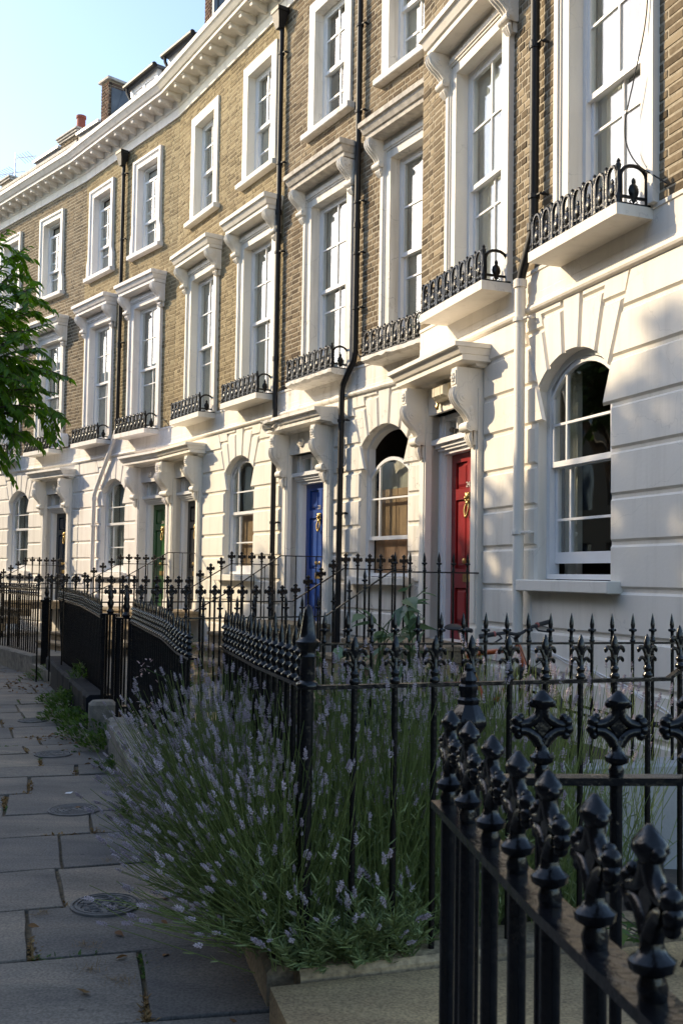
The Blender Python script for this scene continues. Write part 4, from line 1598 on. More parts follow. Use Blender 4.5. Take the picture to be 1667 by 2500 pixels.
LEAF_V = [(0, 0, 0), (-.016, .004, .022), (.016, .004, .022), (-.019, .003, .045), (.019, .003, .045), (0, -.003, .022), (0, -.004, .045), (-.009, -.002, .07), (.009, -.002, .07), (0, -.008, .07), (0, -.014, .092)]
LEAF_F = [(0, 5, 1), (0, 2, 5), (1, 5, 6, 3), (5, 2, 4, 6), (3, 6, 9, 7), (6, 4, 8, 9), (7, 9, 10), (9, 8, 10)]

def leafy(root, leaves, tones, mat, scale_fn=None, single=0, tv=LEAF_V, tf=LEAF_F, name='leaf', origin=None):
    """leaves: list of 3x4 rows (from frame_mat); the largest in view become objects"""
    O = Vector(root.location) if origin is None else origin
    rest = list(range(len(leaves)))
    if single:
        def size(m):
            x, y, w = project((O.x + m[0][3], O.y + m[1][3], O.z + m[2][3]))
            return -1 if not (0 < x < 1667 and 0 < y < 2500) else math.sqrt(m[0][2] ** 2 + m[1][2] ** 2 + m[2][2] ** 2) / w
        order = sorted(rest, key=lambda i: -size(leaves[i]))
        pick = [i for i in order[:single] if size(leaves[i]) > 0]
        var = []
        for k in range(8):
            mb = MB(); mb.add(tv, tf, k / 7)
            var.append(finish(mb.mesh(name), mat))
        for i in pick:
            o = link(name, var[min(7, int(tones[i] * 8))], root)
            m = leaves[i]
            o.matrix_basis = Matrix((tuple(m[0]), tuple(m[1]), tuple(m[2]), (0, 0, 0, 1)))
        ps = set(pick)
        rest = [i for i in rest if i not in ps]
    if rest:
        me = finish(scatter_mesh(name, tv, tf, [leaves[i] for i in rest], [tones[i] for i in rest]), mat)
        link('leaves' if name == 'leaf' else name + 's', me, root, kind='stuff')

def twig_leaves(pts, rng, step, size, leaves, tones, droop=.5, tone=(0, 1)):
    """leaves in two rows along a twig"""
    P = [Vector(p) for p in pts]
    acc = 0
    k = 0
    for a, b in zip(P, P[1:]):
        d = b - a
        L = d.length
        d.normalize()
        n = max(1, int(L / step))
        for i in range(n):
            p = a.lerp(b, (i + rng.random() * .5) / n)
            side = d.cross(Vector((0, 0, 1)))
            if side.length < .1:
                side = Vector((1, 0, 0))
            side.normalize()
            s = 1 if k % 2 else -1
            k += 1
            dirv = d * rng.uniform(.5, 1.0) + side * s * rng.uniform(.6, 1.0) + Vector((0, 0, -droop * rng.uniform(.3, 1.3)))
            leaves.append(frame_mat(p, dirv, (rng.gauss(0, .3), rng.gauss(0, .3), 1), size * rng.uniform(.75, 1.25), rng.gauss(0, .4) - PI / 2 + PI / 2))
            tones.append(min(1, max(0, rng.uniform(*tone))))

def shade_tree(label, x, y, trunk_h, crown, n, seed, size=1.9, trunk_r=.17, group='street trees', name='street_tree'):
    """crown: list of (cx,cy,cz,rx,ry,rz) clumps in world coordinates"""
    rng = random.Random(seed)
    root = thing(name, label, 'tree', (x, y, -.1), 0, group)
    O = Vector(root.location)
    mb = MB()
    top = Vector((0, 0, trunk_h))
    mb.tube(smooth_path([(0, 0, -.2), (.02, .03, trunk_h * .4), (-.03, .02, trunk_h * .75), tuple(top)], 3), [trunk_r * 1.35] + [trunk_r] * 5 + [trunk_r * .85] * 4, 10)
    obj('trunk', mb, 'bark', root, smooth=60)
    leaves, tones = [], []
    vols = [c[3] * c[4] * c[5] for c in crown]
    for c, v in zip(crown, vols):
        C_ = Vector(c[:3]) - O
        mb = MB()
        pts = smooth_path([tuple(top), tuple(top.lerp(C_, .55) + Vector((rng.gauss(0, .15), rng.gauss(0, .15), .25))), tuple(C_)], 4)
        mb.tube(pts, [trunk_r * .6 * (1 - i / len(pts) * .8) for i in range(len(pts))], 7)
        m = int(n * v / sum(vols))
        tw = max(6, m // 14)
        for _ in range(tw):
            a = Vector((rng.gauss(0, 1), rng.gauss(0, 1), rng.gauss(0, 1))).normalized()
            rr = rng.random() ** .45
            e = C_ + Vector((a.x * c[3], a.y * c[4], a.z * c[5])) * rr
            s = C_.lerp(e, .45) + Vector((0, 0, -.1))
            mb.tube([s, s.lerp(e, .5) + Vector((0, 0, .06)), e], [.014, .009, .004], 4, caps=False)
            e2 = e + (e - C_).normalized() * .25 + Vector((0, 0, -.08))
            twig_leaves([s.lerp(e, .4), e, e2], rng, (e2 - s).length * .75 / 14, size, leaves, tones, .5)
        obj('limb', mb, 'bark', root)
    leafy(root, leaves, tones, 'leafdark', tv=[(0, 0, 0), (-.03, .004, .035), (.03, .004, .035), (0, -.01, .095)], tf=[(0, 2, 3, 1)])
    return root

# ================================================================ BUILD: setting
build_ground()

# the street trees and the terrace over the road that keep the pavement in shade
def far_terrace():
    m = Vector((.9, .436)).normalized(); u = Vector((-m.y, m.x))
    p0 = m * -10.5 + u * -24
    H = thing('terrace_across_street', 'long brown brick terrace on the other side of the street', 'house', (p0.x, p0.y, -.12), math.atan2(u.y, u.x))
    L = 74
    ht = 10.9
    mb = MB()
    ops = []
    n = int(L / 2.4)
    for i in range(n):
        x = 1.3 + i * 2.4
        for z0, z1 in ((1.4, 3.3), (4.7, 6.9), (8.0, 9.6)):
            ops.append(dict(l=x - .5, r=x + .5, b=z0, t=z1))
    # facing +m is local -y here: build on y = 0
    sheet(mb, 0, L, 0, ht, 0, ops, .18)
    obj('wall', mb, 'brickE', H)
    mb = MB()
    mb.box(-.2, L + .2, -.25, .0, ht - .55, ht)
    obj('cornice', mb, 'stuccoE', H)
    mb = MB()
    mb.add([(0, 0, ht), (L, 0, ht), (L, 8, ht), (0, 8, ht), (0, 8, 0), (L, 8, 0), (0, 0, 0), (L, 0, 0)], [(0, 1, 2, 3), (3, 2, 5, 4), (0, 3, 4, 6), (2, 1, 7, 5)])
    obj('roof', mb, 'slate', H)
    wm = MB()
    wm.box(-.5, .5, .15, .18, 0, 1)
    wme = finish(wm.mesh('window'), 'navy')
    for o in ops:
        link('window', wme, H, ((o['l'] + o['r']) / 2, 0, o['b']), None, (1, 1, o['t'] - o['b']))
    return H
far_terrace()

def sunward(x, y, z, D, r):
    """a crown clump standing D metres towards the sun from a point on the fronts"""
    h = math.hypot(SUN_TO.x, SUN_TO.y)
    return (x + SUN_TO.x / h * D, y + SUN_TO.y / h * D, z + SUN_TO.z / h * D) + r
shade_tree('leafy street tree on the far pavement opposite the red door', -8.2, 11.8, 3.4,
           [sunward(2.5, 6.6, .3, 10, (1.2, 1.2, 1.1)), sunward(2.4, 7.2, 1.9, 10, (1.2, 1.1, 1.0)), sunward(2.1, 8.0, .9, 10.5, (1.2, 1.1, 1.2)), sunward(1.8, 8.8, 1.5, 10, (1.1, 1.1, .9)),
            sunward(1.4, 9.8, .6, 10.5, (1.1, 1.0, 1.1)), sunward(2.6, 6.4, 2.5, 13, (1.2, 1.2, .8)), sunward(1.6, 9.3, .2, 9.5, (1.2, 1.2, 1.0)), sunward(1.3, 10.0, 1.6, 10, (.9, .9, .7)), sunward(.95, 10.9, .9, 10.5, (1.0, 1.0, 1.0))], 19000, 21)
shade_tree('loose tree on the far pavement opposite the blue door', -10.6, 16.8, 3.6,
           [sunward(.85, 11.6, .9, 11.5, (1.1, 1.1, 1.1)), sunward(.5, 12.4, 1.3, 11.5, (1.0, 1.0, .9)), sunward(.15, 13.1, 1.4, 11, (1.0, 1.0, 1.0)), sunward(.1, 13.1, .3, 11, (1.2, 1.2, .9)), sunward(-.5, 14.2, .7, 11.5, (1.0, 1.0, .8)), sunward(-1.15, 15.5, .8, 11, (.9, .9, .9))], 8200, 22)

# ================================================================ BUILD: houses
HA = house('A', 'near terraced house with the red front door and worn yellow-brown brick', 'stuccoA', 'brickA', (1.42, 3.60), (1.40, 3.56), 3.115, .84,
           tans=(0, .0), mort='mortar', archstyle='open', doorkw=dict(door_mat='red', number='24', roundels=False), hw_slab=[.70, .635], curts={1: (.46, .0), 0: (.48, .0)})
HB = house('B', 'terraced house with the bright blue door and crumbling stucco balconies', 'stuccoB', 'brickB', (1.42, 3.51), (1.37, 3.36), 2.88, .90,
           tans=(0, 0), archstyle='dropped', worn1=(0, 1), doorkw=dict(door_mat='blue', number='23', broken=True, plate='LETTERS'), curts={('u', 0): (.0, .0), 0: (.2, .3)})
HC = house('C', 'terraced house with the black door and ivory stucco', 'stuccoC', 'brickC', (1.31, 3.53), (1.26, 3.49), 2.93, .73,
           tans=(math.tan(math.radians(3.59)), 0), mort='mortarC', archstyle='wood', doorkw=dict(door_mat='black', number='22', left_end='party'))
HD = house('D', 'terraced house with the green door and pinkish white stucco', 'stuccoD', 'brickC', (.90, 3.03), (.85, 2.97), 1.70, 3.55,
           tans=(math.tan(math.radians(2.03)), math.tan(math.radians(3.59))), mort='mortarC', style2='lugged', drop2=(0, 1), doorkw=dict(door_mat='green', number='21', right_end='party'))
HE = house('E', 'farthest terraced house with the navy door and sooty brown brick, half behind the tree', 'stuccoE', 'brickE', (2.40, 4.67), (2.31, 4.55), 3.12, 5.17,
           tans=(0, math.tan(math.radians(2.03))), style2='lugged', drop2=(1,), blocking=True, doorkw=dict(door_mat='navy', number=None))

# --- drainpipes
pipe_on(HA, [(2.63, -.085, 10.4), (2.63, -.085, 4.78), (2.60, -.085, 4.70), (2.44, -.085, 4.42), (2.405, -.085, 4.34)], .042, 'ironmatte', brackets=[(2.63, -.085, 5.05), (2.63, -.085, 6.45), (2.63, -.085, 8.2)], collars=[(6.42, 2.63, -.085), (4.74, 2.615, -.085)])
pipe_on(HA, [(2.40, -.085, 4.36), (2.40, -.085, .0)], .050, 'stuccoA', brackets=[(2.40, -.085, 3.98), (2.40, -.085, 2.02)], collars=[(4.28, 2.40, -.085), (.8, 2.40, -.085)], name='painted_downpipe')
pipe_on(HB, [(2.28, -.075, 10.4), (2.28, -.075, 4.60), (2.25, -.075, 4.50), (1.98, -.075, 4.22), (1.95, -.075, 4.12), (1.92, -.075, .1)], .040, 'ironmatte', brackets=[(2.28, -.075, z) for z in (5.2, 5.95, 6.65, 7.9, 9.1)] + [(1.945, -.075, 3.72), (1.93, -.075, 2.45)], collars=[(6.3, 2.28, -.075), (3.0, 1.94, -.075)])
pipe_on(HC, [(4.335, -.075, 10.2), (4.335, -.075, .1)], .040, 'ironmatte', brackets=[(4.335, -.075, z) for z in (9.75, 8.0, 6.6, 2.4)], hopper=(4.335, -.11, 10.42), collars=[(7.2, 4.335, -.075), (4.9, 4.335, -.075)])
pipe_on(HD, [(1.99, -.075, 10.2), (1.99, -.075, 4.62), (1.94, -.075, 4.52)], .040, 'ironmatte', brackets=[(1.99, -.075, z) for z in (10.0, 8.6, 6.4)], hopper=(1.99, -.11, 10.45), collars=[(6.3, 1.99, -.075)])
pipe_on(HD, [(1.95, -.075, 4.56), (1.80, -.075, 4.30), (1.06, -.07, 3.42), (.95, -.07, 3.26), (.93, -.07, .0)], .045, 'stuccoD', brackets=[(.94, -.07, 2.6)], collars=[(3.15, .945, -.07)], name='painted_downpipe')

# --- small fittings on the fronts
mb = MB()
mb.rings([[(.62, -.02, 3.50), (.96, -.02, 3.50), (.96, -.02, 3.665), (.62, -.02, 3.665)], [(.62, -.11, 3.51), (.96, -.11, 3.51), (.96, -.11, 3.655), (.62, -.11, 3.655)], [(.66, -.15, 3.54), (.92, -.15, 3.54), (.92, -.15, 3.63), (.66, -.15, 3.63)]])
mb.add([(.66, -.15, 3.54), (.92, -.15, 3.54), (.92, -.15, 3.63), (.66, -.15, 3.63)], [(0, 1, 2, 3)])
al = obj('alarm_box', mb, 'plastic', HA)
mb = MB(); mb.cbox(.58, .625, -.075, -.02, 3.49, 3.57, .008); mb.box(.70, .702, -.153, -.11, 3.52, 3.65); mb.box(.86, .862, -.153, -.11, 3.52, 3.65)
obj('side_lamp', mb, 'plastic', al)
mb = MB(); mb.tube([(.60, -.05, 3.50), (.60, -.06, 3.45), (.62, -.07, 3.43)], .018, 7)
obj('sensor', mb, 'brass', al)
# camera resting on the door cornice of number 24
cam_t = thing('door_camera', 'small dark camera with a loose cable lying on the ledge over the red door', 'camera')
cam_t.matrix_world = HA.matrix_world @ Matrix.Translation((.80, .06, 3.128))
mb = MB()
mb.tube([(-.035, .02, .045), (-.01, -.02, .055), (.01, -.05, .05)], [.026, .03, .026], 9)
mb.cbox(-.01, .055, -.03, .02, .01, .065, .008)
obj('camera_body', mb, 'rubber', cam_t)
mb = MB(); mb.tube([(-.035, .02, .045), (-.055, .035, .04)], [.024, .028], 9); mb.tube([(.0, 0, .0), (.01, 0, .03)], .012, 6)
obj('lens_hood', mb, 'alu', cam_t)
mb = MB(); mb.tube(smooth_path([(.05, 0, .03), (.07, -.01, .005), (.12, -.02, .012), (.17, 0, .008), (.20, .02, .004)], 4), .004, 5)
obj('cable', mb, 'alu', cam_t)

mb = MB()
mb.rings([[(x * q + 5.52, y, z) for x, z in ((-.13, 4.46), (.13, 4.46), (.13, 4.68), (.07, 4.76), (-.07, 4.76), (-.13, 4.68))] for q, y in ((1, -.01), (1, -.16), (.8, -.18))], caps=True)
obj('vent_cowl', mb, 'paint', HE)

# --- hanging cable beside the near window, and the cable clipped along the garden front
t = tag(obj('hanging_cable', MB().tube(smooth_path([(4.29, -.07, 7.4), (4.27, -.08, 6.6), (4.24, -.08, 5.9), (4.12, -.10, 5.45), (4.02, -.11, 5.15), (4.03, -.10, 4.95), (4.14, -.08, 4.76), (4.30, -.05, 4.62), (4.40, -.02, 4.53)], 5), .0055, 5), 'rubber'), 'loose black cable drooping past the near first floor window', 'cable')
t.matrix_world = HA.matrix_world
pts = [(2.2 + .09 * i, -.012 + .003 * math.sin(i * 1.7), .98 - .0009 * i * i * .6 + .008 * math.sin(i * 1.1)) for i in range(29)]
mb = MB(); mb.tube(pts, .005, 5); mb.tube([(x, y - .004, z - .02 + .008 * math.sin(i)) for i, (x, y, z) in enumerate(pts)], .004, 5)
t = tag(obj('wall_cable', mb, 'paint', None), 'pair of thin white cables sagging along the foot of the near wall', 'cable')
t.matrix_world = HA.matrix_world
t = tag(obj('pipe_side_cable', MB().tube(smooth_path([(2.50, -.01, 1.45), (2.51, -.012, 1.2), (2.49, -.012, .95), (2.505, -.012, .6), (2.50, -.012, .2)], 4), .004, 5), 'paint'), 'thin white cable running down the wall beside the cream downpipe', 'cable')
t.matrix_world = HA.matrix_world

# --- roofs: dormers, chimneys
def dormer(H, x0, x1, zt):
    y0 = .55
    zb = 11.05
    D = holder('dormer', H)
    mb = MB()
    mb.box(x0 + .02, x1 - .02, y0 + .1, y0 + 2.2, zb, zt)
    mb.box(x0 - .04, x1 + .06, y0 - .04, y0 + 2.2, zt, zt + .06)
    obj('dormer_cheek', mb, 'lead', D)
    mb = MB()
    for a, b, c, d in ((x0, x0 + .10, zb, zt), (x1 - .10, x1, zb, zt), (x0 + .10, x1 - .10, zt - .14, zt), (x0 + .10, x1 - .10, 11.85, 11.93), ((x0 + x1) / 2 - .05, (x0 + x1) / 2 + .05, 11.93, zt - .14)):
        mb.box(a, b, y0, y0 + .10, c, d)
    obj('dormer_frame', mb, 'paint', D)
    for a, b in ((x0 + .10, (x0 + x1) / 2 - .05), ((x0 + x1) / 2 + .05, x1 - .10)):
        f = MB()
        for p, q, r, s in ((a, a + .05, 11.93, zt - .14), (b - .05, b, 11.93, zt - .14), (a + .05, b - .05, zt - .19, zt - .14), (a + .05, b - .05, 11.93, 11.98)):
            f.box(p, q, y0 + .02, y0 + .08, r, s)
        obj('sash', f, 'paint', D)
        obj('pane', pane_mesh(a + .05, b - .05, 11.98, zt - .19, y0 + .05), 'glass', D)
    mb = MB(); mb.box(x0 + .1, x1 - .1, y0 + .103, y0 + .12, 11.93, zt - .14); obj('room_lining', mb, 'room', D)
    mb = MB(); mb.tube([(x0 - .08, y0 - .10, zt + .03), (x1 + .06, y0 - .10, zt + .03)], .062, 10)
    for x in (x0 + .1, x1 - .1):
        mb.box(x - .015, x + .015, y0 - .16, y0, zt + .04, zt + .06)
    mb.tube([(x0 + .02, y0 - .10, zt), (x0 + .02, y0 - .09, zt - .12), (x0 + .10, y0 - .05, zt - .28), (x0 + .10, y0 - .05, zt - .5)], .035, 8)
    obj('gutter', mb, 'ironmatte', D)

dormer(HD, 2.68, 3.80, 12.44)
dormer(HD, .95, 2.20, 12.42)
mb = MB()
mb.quad((0, .5, 11.02), (4.23, .5, 11.02), (4.23, 1.1, 12.35), (0, 1.1, 12.35)); mb.quad((0, 1.1, 12.35), (4.23, 1.1, 12.35), (4.23, 8, 12.5), (0, 8, 12.5))
obj('mansard_roof', mb, 'slate', HD)

def chimney(H, x0, x1, y0, y1, z0, z1, mat='brickred', cap=True, seed=1):
    c = holder('chimney', H)
    mb = MB(); mb.box(x0 + .012, x1 - .012, y0 + .012, y1, z0, z1)
    obj('chimney_core', mb, 'mortar', c)
    rng = random.Random(seed)
    fb = MB()
    for a, b, z in brick_rows(0, x1 - x0, z0, z1, [], rng):
        t_ = MB(); brick_mb(t_, a, b, z, min(1, max(0, rng.gauss(.5, .2))), rng)
        fb.add([(x0 + x, y0 + y, zz) for x, y, zz in t_.v], t_.f, t_.t[0])
    for a, b, z in brick_rows(0, min(y1 - y0, 1.6), z0, z1, [], rng, 1):
        t_ = MB(); brick_mb(t_, a, b, z, min(1, max(0, rng.gauss(.45, .2))), rng)
        fb.add([(x1 - y, y0 + x, zz) for x, y, zz in t_.v], t_.f, t_.t[0])
    obj('bricks', fb, mat, c, kind='stuff')
    if cap:
        mb = MB(); mb.cbox(x0 - .06, x1 + .06, y0 - .06, y1 + .06, z1, z1 + .07, .01)
        obj('chimney_cap', mb, 'weathered', c)
    return c
c1 = chimney(HC, -.33, -.02, .60, 2.4, 11.0, 14.4, seed=4)
mb = MB(); mb.box(-.02, .02, .75, 2.4, 11.0, 14.2); mb.box(-.02, .08, .62, .70, 11, 14.2); obj('lead_flashing', mb, 'lead', c1)
c2 = chimney(HE, 5.62, 5.98, .60, 1.9, 11.0, 13.13, seed=5)
mb = MB(); mb.add([(5.99, .68, 12.2), (6.06, .72, 12.2), (6.06, .95, 12.95), (5.99, .9, 12.95), (6.2, 1.1, 12.2), (6.2, 1.3, 12.8)], [(0, 1, 2, 3), (1, 4, 5, 2)]); mb.box(5.985, 6.02, .66, 1.9, 11.5, 12.95)
obj('lead_flashing', mb, 'lead', c2)
c3 = chimney(HE, 3.62, 4.50, .60, 1.6, 11.0, 12.30, mat='brickE', cap=False, seed=6)
for i in range(3):
    mb = MB(); mb.cbox(3.58 - .03 * i, 4.54 + .03 * i, .56 - .03 * i, 1.6, 12.30 + .055 * i, 12.345 + .055 * i, .006)
    obj('oversailing_course', mb, 'weathered', c3)
def pot(x, y, z, h, r=.12):
    mb = MB(); mb.lathe([(r * 1.1, 0), (r * 1.08, .05), (r * .96, .06), (r * .88, h - .08), (r * 1.05, h - .07), (r * 1.05, h - .01), (r * .8, h), (r * .7, h - .05), (.01, h - .06)], (x, y, z), 14)
    obj('chimney_pot', mb, 'terracotta', c3, smooth=40)
pot(4.28, .80, 12.45, .44)
pot(4.78, 1.5, 12.2, .30, .10)
mb = MB()
for a, b in ((2.25, 3.55), (4.55, 5.6)):
    mb.box(a, b, .60, 4, 11.0, 12.24)
obj('attic_storey', mb, 'slate', HE)
mb = MB()
for a, b in ((2.2, 3.56), (4.52, 5.6)):
    mb.box(a, b, .54, 4, 12.24, 12.30)
obj('attic_capping', mb, 'paint', HE)
c4 = chimney(HE, .12, .72, .60, 1.4, 11.0, 12.25, mat='brickE', cap=False, seed=8)
for i in range(2):
    mb = MB(); mb.cbox(.08 - .03 * i, .76 + .03 * i, .56 - .03 * i, 1.4, 12.25 + .06 * i, 12.30 + .06 * i, .006)
    obj('oversailing_course', mb, 'weathered', c4)
mb = MB()
mb.tube([(.55, .8, 12.2), (.55, .8, 13.1)], .015, 6)
mb.tube([(-.2, .6, 12.62), (.95, .9, 12.50)], .008, 5)
for k in range(7):
    x = -.15 + .15 * k; z = 12.615 - .0155 * k
    mb.tube([(x, .52, z + .05), (x + .02, .78, z - .04)], .006, 4)
mb.tube([(.55, .8, 12.95), (1.4, 1.0, 12.82)], .010, 5)
for k in range(5):
    x = .65 + .16 * k
    mb.tube([(x, .80, 13.02 - .025 * k), (x + .03, 1.05, 12.84 - .025 * k)], .006, 4)
mb.tube([(.3, .8, 12.3), (.42, .8, 12.6), (.62, .82, 12.42)], .008, 5)
obj('television_aerial', mb, 'alu', c4)

# ================================================================ BUILD: front gardens, low walls
def W2(h, s, k, z=0.0):
    """point at wall coordinate s of house h, k metres out from the wall"""
    th, d, _, _ = PL[h]
    th = math.radians(th)
    return (math.cos(th) * (d - k) + math.sin(th) * s, math.sin(th) * (d - k) - math.cos(th) * s, z)

floor_poly('garden_soil', [(-.18, 3.80, .10), (2.0, 4.42, .10), (4.2, 5.2, -.1), (2.4, 6.75, -.32), (-.62, 5.95, .0)], 'soil', 1.0)
floor_poly('path', [(.20, 2.0, .125), (1.75, 2.12, .125), (3.6, 4.6, .125), (1.6, 4.22, .125), (-.23, 3.64, .125)], 'pathstone', .8)
floor_poly('garden_soil', [(-.62, 6.02, .26), (2.6, 6.95, .26), (2.4, 7.3, .26), (1.25, 10.45, .26), (-1.72, 8.9, .26), (-.82, 6.1, .26)], 'soil', 1.0)
floor_poly('path', [(-1.74, 8.92, .14), (1.1, 9.95, .14), (.82, 11.5, .14), (-2.4, 10.2, .14)], 'pathstone', .8)
floor_poly('garden_soil', [(-2.42, 10.25, .18), (.8, 11.5, .18), (.2, 13.3, .18), (-.96, 15.2, .18), (-4.1, 14.2, .18)], 'concrete', 1.0)
floor_poly('garden_soil', [(-4.1, 14.25, .17), (-.98, 15.25, .17), (-3.2, 19.0, .17), (-5.85, 22.3, .17), (-9.6, 26.2, .17), (-13, 26.5, .17), (-8.9, 21.6, .17), (-5.8, 17.4, .17)], 'concrete', 1.0)

wall_run('stone_kerb', [(-.155, 3.80), (1.0, 4.19), (2.0, 4.55)], .26, -.1, .155, 'coping', 'gritty stone kerb under the fleur-de-lis railing beside the path', rough=.012, off=.03)
wall_run('stone_kerb', [(-.18, 3.78), (-.33, 4.36), (-.76, 5.80)], .24, -.1, .15, 'coping', 'worn stone kerb under the lavender along the pavement', rough=.012, off=-.05)
wall_run('stone_kerb', [(.48, -1.2), (.34, .9), (.22, 1.98)], .26, -.1, .15, 'coping', 'stone kerb under the nearest railing by the camera', rough=.008)
wall_run('low_wall', [(-1.00, 6.05), (-1.30, 7.0), (-1.92, 9.05)], .30, -.1, .30, 'concrete', 'low rough wall with a lead strip on its end behind the lavender', 'wall', rough=.03)
mb = MB()
e = Vector((-1.92, 9.05)); d = Vector((-.3, .954)); n2 = Vector((-d.y, d.x))
rs = []
for f, z in ((.17, .0), (.17, .26), (.165, .30), (.12, .322), (-.10, .335), (-.14, .32)):
    a = Vector((-1.75, 8.45)) + n2 * f
    rs.append([(a.x, a.y, z), ((a + d * .035).x, (a + d * .035).y, z)])
mb.rings(rs, closed=False)
tag(obj('lead_strip', mb, 'lead'), 'bent grey lead strip wrapped over the low rough wall', 'lead strip')
wall_run('low_wall', [(-2.42, 10.35), (-3.3, 12.6), (-4.2, 14.95)], .34, -.1, .34, 'plinthblue', 'blue-black painted low wall under the leaning railing', 'wall', rough=.015, c=.03)
wall_run('low_wall', [(-4.62, 15.55), (-5.7, 17.2), (-8.8, 21.3)], .30, -.1, .30, 'concrete', 'grey concrete low wall under the farthest railing', 'wall', rough=.02)
wall_run('garden_wall', [(-.58, 5.98), (1.0, 6.42), (2.42, 6.82)], .24, -.9, .40, 'wallwhite', 'white painted garden wall below the spearhead railing', 'wall', rough=.004)
mb = MB(); mb.cbox(-.13, .13, -.12, .12, -.05, .36, .035)
t = tag(obj('stone_block', mb, 'concrete', None, (-2.28, 9.72, 0), (0, 0, .3)), 'pale rounded stone block at the gap in the railings', 'block')

# ================================================================ BUILD: railings
A_ = W2
GR = 'black iron railings'
railing('pavement_railing', 'nearest black railing at the right edge, cross finials seen end-on', [(.198, 1.86, 1.19), (.215, 1.72, 1.19), (.27, 1.27, 1.19), (.335, .85, 1.19), (.47, -.9, 1.19)], .15, .14, 'cross', r=.0135, rw=.052, rh=.014, start=.03, fscale=.94)
railing('path_railing', 'black railing of broad cross finials facing the path, behind the big corner post', [(.27, 2.09, 1.19), (.9, 2.13, 1.19), (1.7, 2.2, 1.19)], .125, .158, 'cross', r=.0135, rw=.045, rh=.016, start=.155, fscale=1.0)
railing('garden_railing', 'black railing topped with fleur-de-lis finials in front of the lavender', [(-.12, 3.78, 1.185), (1.42, 4.34, 1.185), (2.1, 4.59, 1.62), (3.2, 4.99, 1.62)], .15, .168, 'fleur', r=.0125, rw=.03, rh=.016, start=.19, fscale=1.0)
railing('pavement_railing', 'black railing of ball and spike finials running behind the lavender', [(-.12, 3.78, 1.19), (-.36, 4.6, 1.185), (-.68, 5.86, 1.18)], .14, .115, 'ball', r=.0125, rw=.055, rh=.014, start=.10, fscale=.95)
railing('pavement_railing', 'black railing on the low rough wall with a lead strip', [(-.87, 5.95, 1.10), (-1.0, 6.3, 1.11), (-1.22, 7.0, 1.15), (-1.88, 9.08, 1.16)], .30, .115, 'ball', r=.0125, rw=.055, rh=.014, fscale=.95)
railing('pavement_railing', 'crooked black railing leaning over the blue-black low wall', [(-2.42, 10.42, 1.14), (-3.0, 11.9, 1.20), (-3.98, 14.35, 1.22)], .34, .12, 'ball', r=.013, rw=.05, rh=.016, lean=(-.055, -.03), fscale=.8)
railing('pavement_railing', 'farthest black railing of thin bars on the grey concrete wall', [(-4.68, 15.62, 1.22), (-5.7, 17.2, 1.22), (-8.7, 21.2, 1.22)], .30, .125, 'cross', r=.012, rw=.04, rh=.015)
railing('garden_railing', 'black spearhead railing crossing the garden in front of the bicycle', [(-.66, 5.93, 1.19), (-.2, 6.06, 1.19), (2.38, 6.80, 1.19)], .38, .152, 'spear', r=.0115, rw=.026, rh=.014, start=.13)
def step_rail(name, label, h, s, ks, zs, fin, spacing=.15, zb=.15, r=.0115, wall=True, **kw):
    pts = [W2(h, s, k, z) for k, z in zip(ks, zs)]
    return railing(name, label, pts, zb, spacing, fin, r=r, rw=kw.pop('rw', .024), rh=.014, start=.12, **kw)
step_rail('step_railing', 'black spearhead step railing ending right of the red door', 'A', -8.85, (.04, .98, 1.64, 3.35), (1.655, 1.655, 1.225, 1.20), 'spear', .155)
step_rail('step_railing', 'black cross-topped step railing ending left of the red door', 'B', -9.98, (.04, 1.02, 1.68, 3.9), (1.69, 1.69, 1.31, 1.30), 'cross', .165)
step_rail('step_railing', 'black cross-topped step railing ending at the drainpipe left of the blue door', 'B', -13.50, (.04, .83, 1.48, 3.7), (1.76, 1.76, 1.39, 1.38), 'cross', .165)
step_rail('step_railing', 'black cross-topped step railing ending between the black and green doors', 'C', -17.9, (.04, 1.0, 1.70, 3.7), (1.77, 1.77, 1.39, 1.38), 'cross', .165)
step_rail('step_railing', 'black cross-topped step railing right of the navy door', 'E', -20.9, (.04, .96, 1.60, 3.6), (1.74, 1.74, 1.40, 1.39), 'cross', .165)
step_rail('step_handrail', 'thin plain black handrail with slim balusters at the blue door', 'B', -12.17, (.02, .70, 1.55, 1.95), (1.87, 1.87, 1.33, 1.12), None, .16, r=.007, rw=.022, cat='handrail', group='thin iron handrails')
step_rail('step_handrail', 'thin plain black handrail with slim balusters at the black door', 'C', -16.6, (.02, .57, 1.45, 2.2), (1.97, 1.97, 1.47, 1.10), None, .16, r=.007, rw=.022, cat='handrail', group='thin iron handrails')

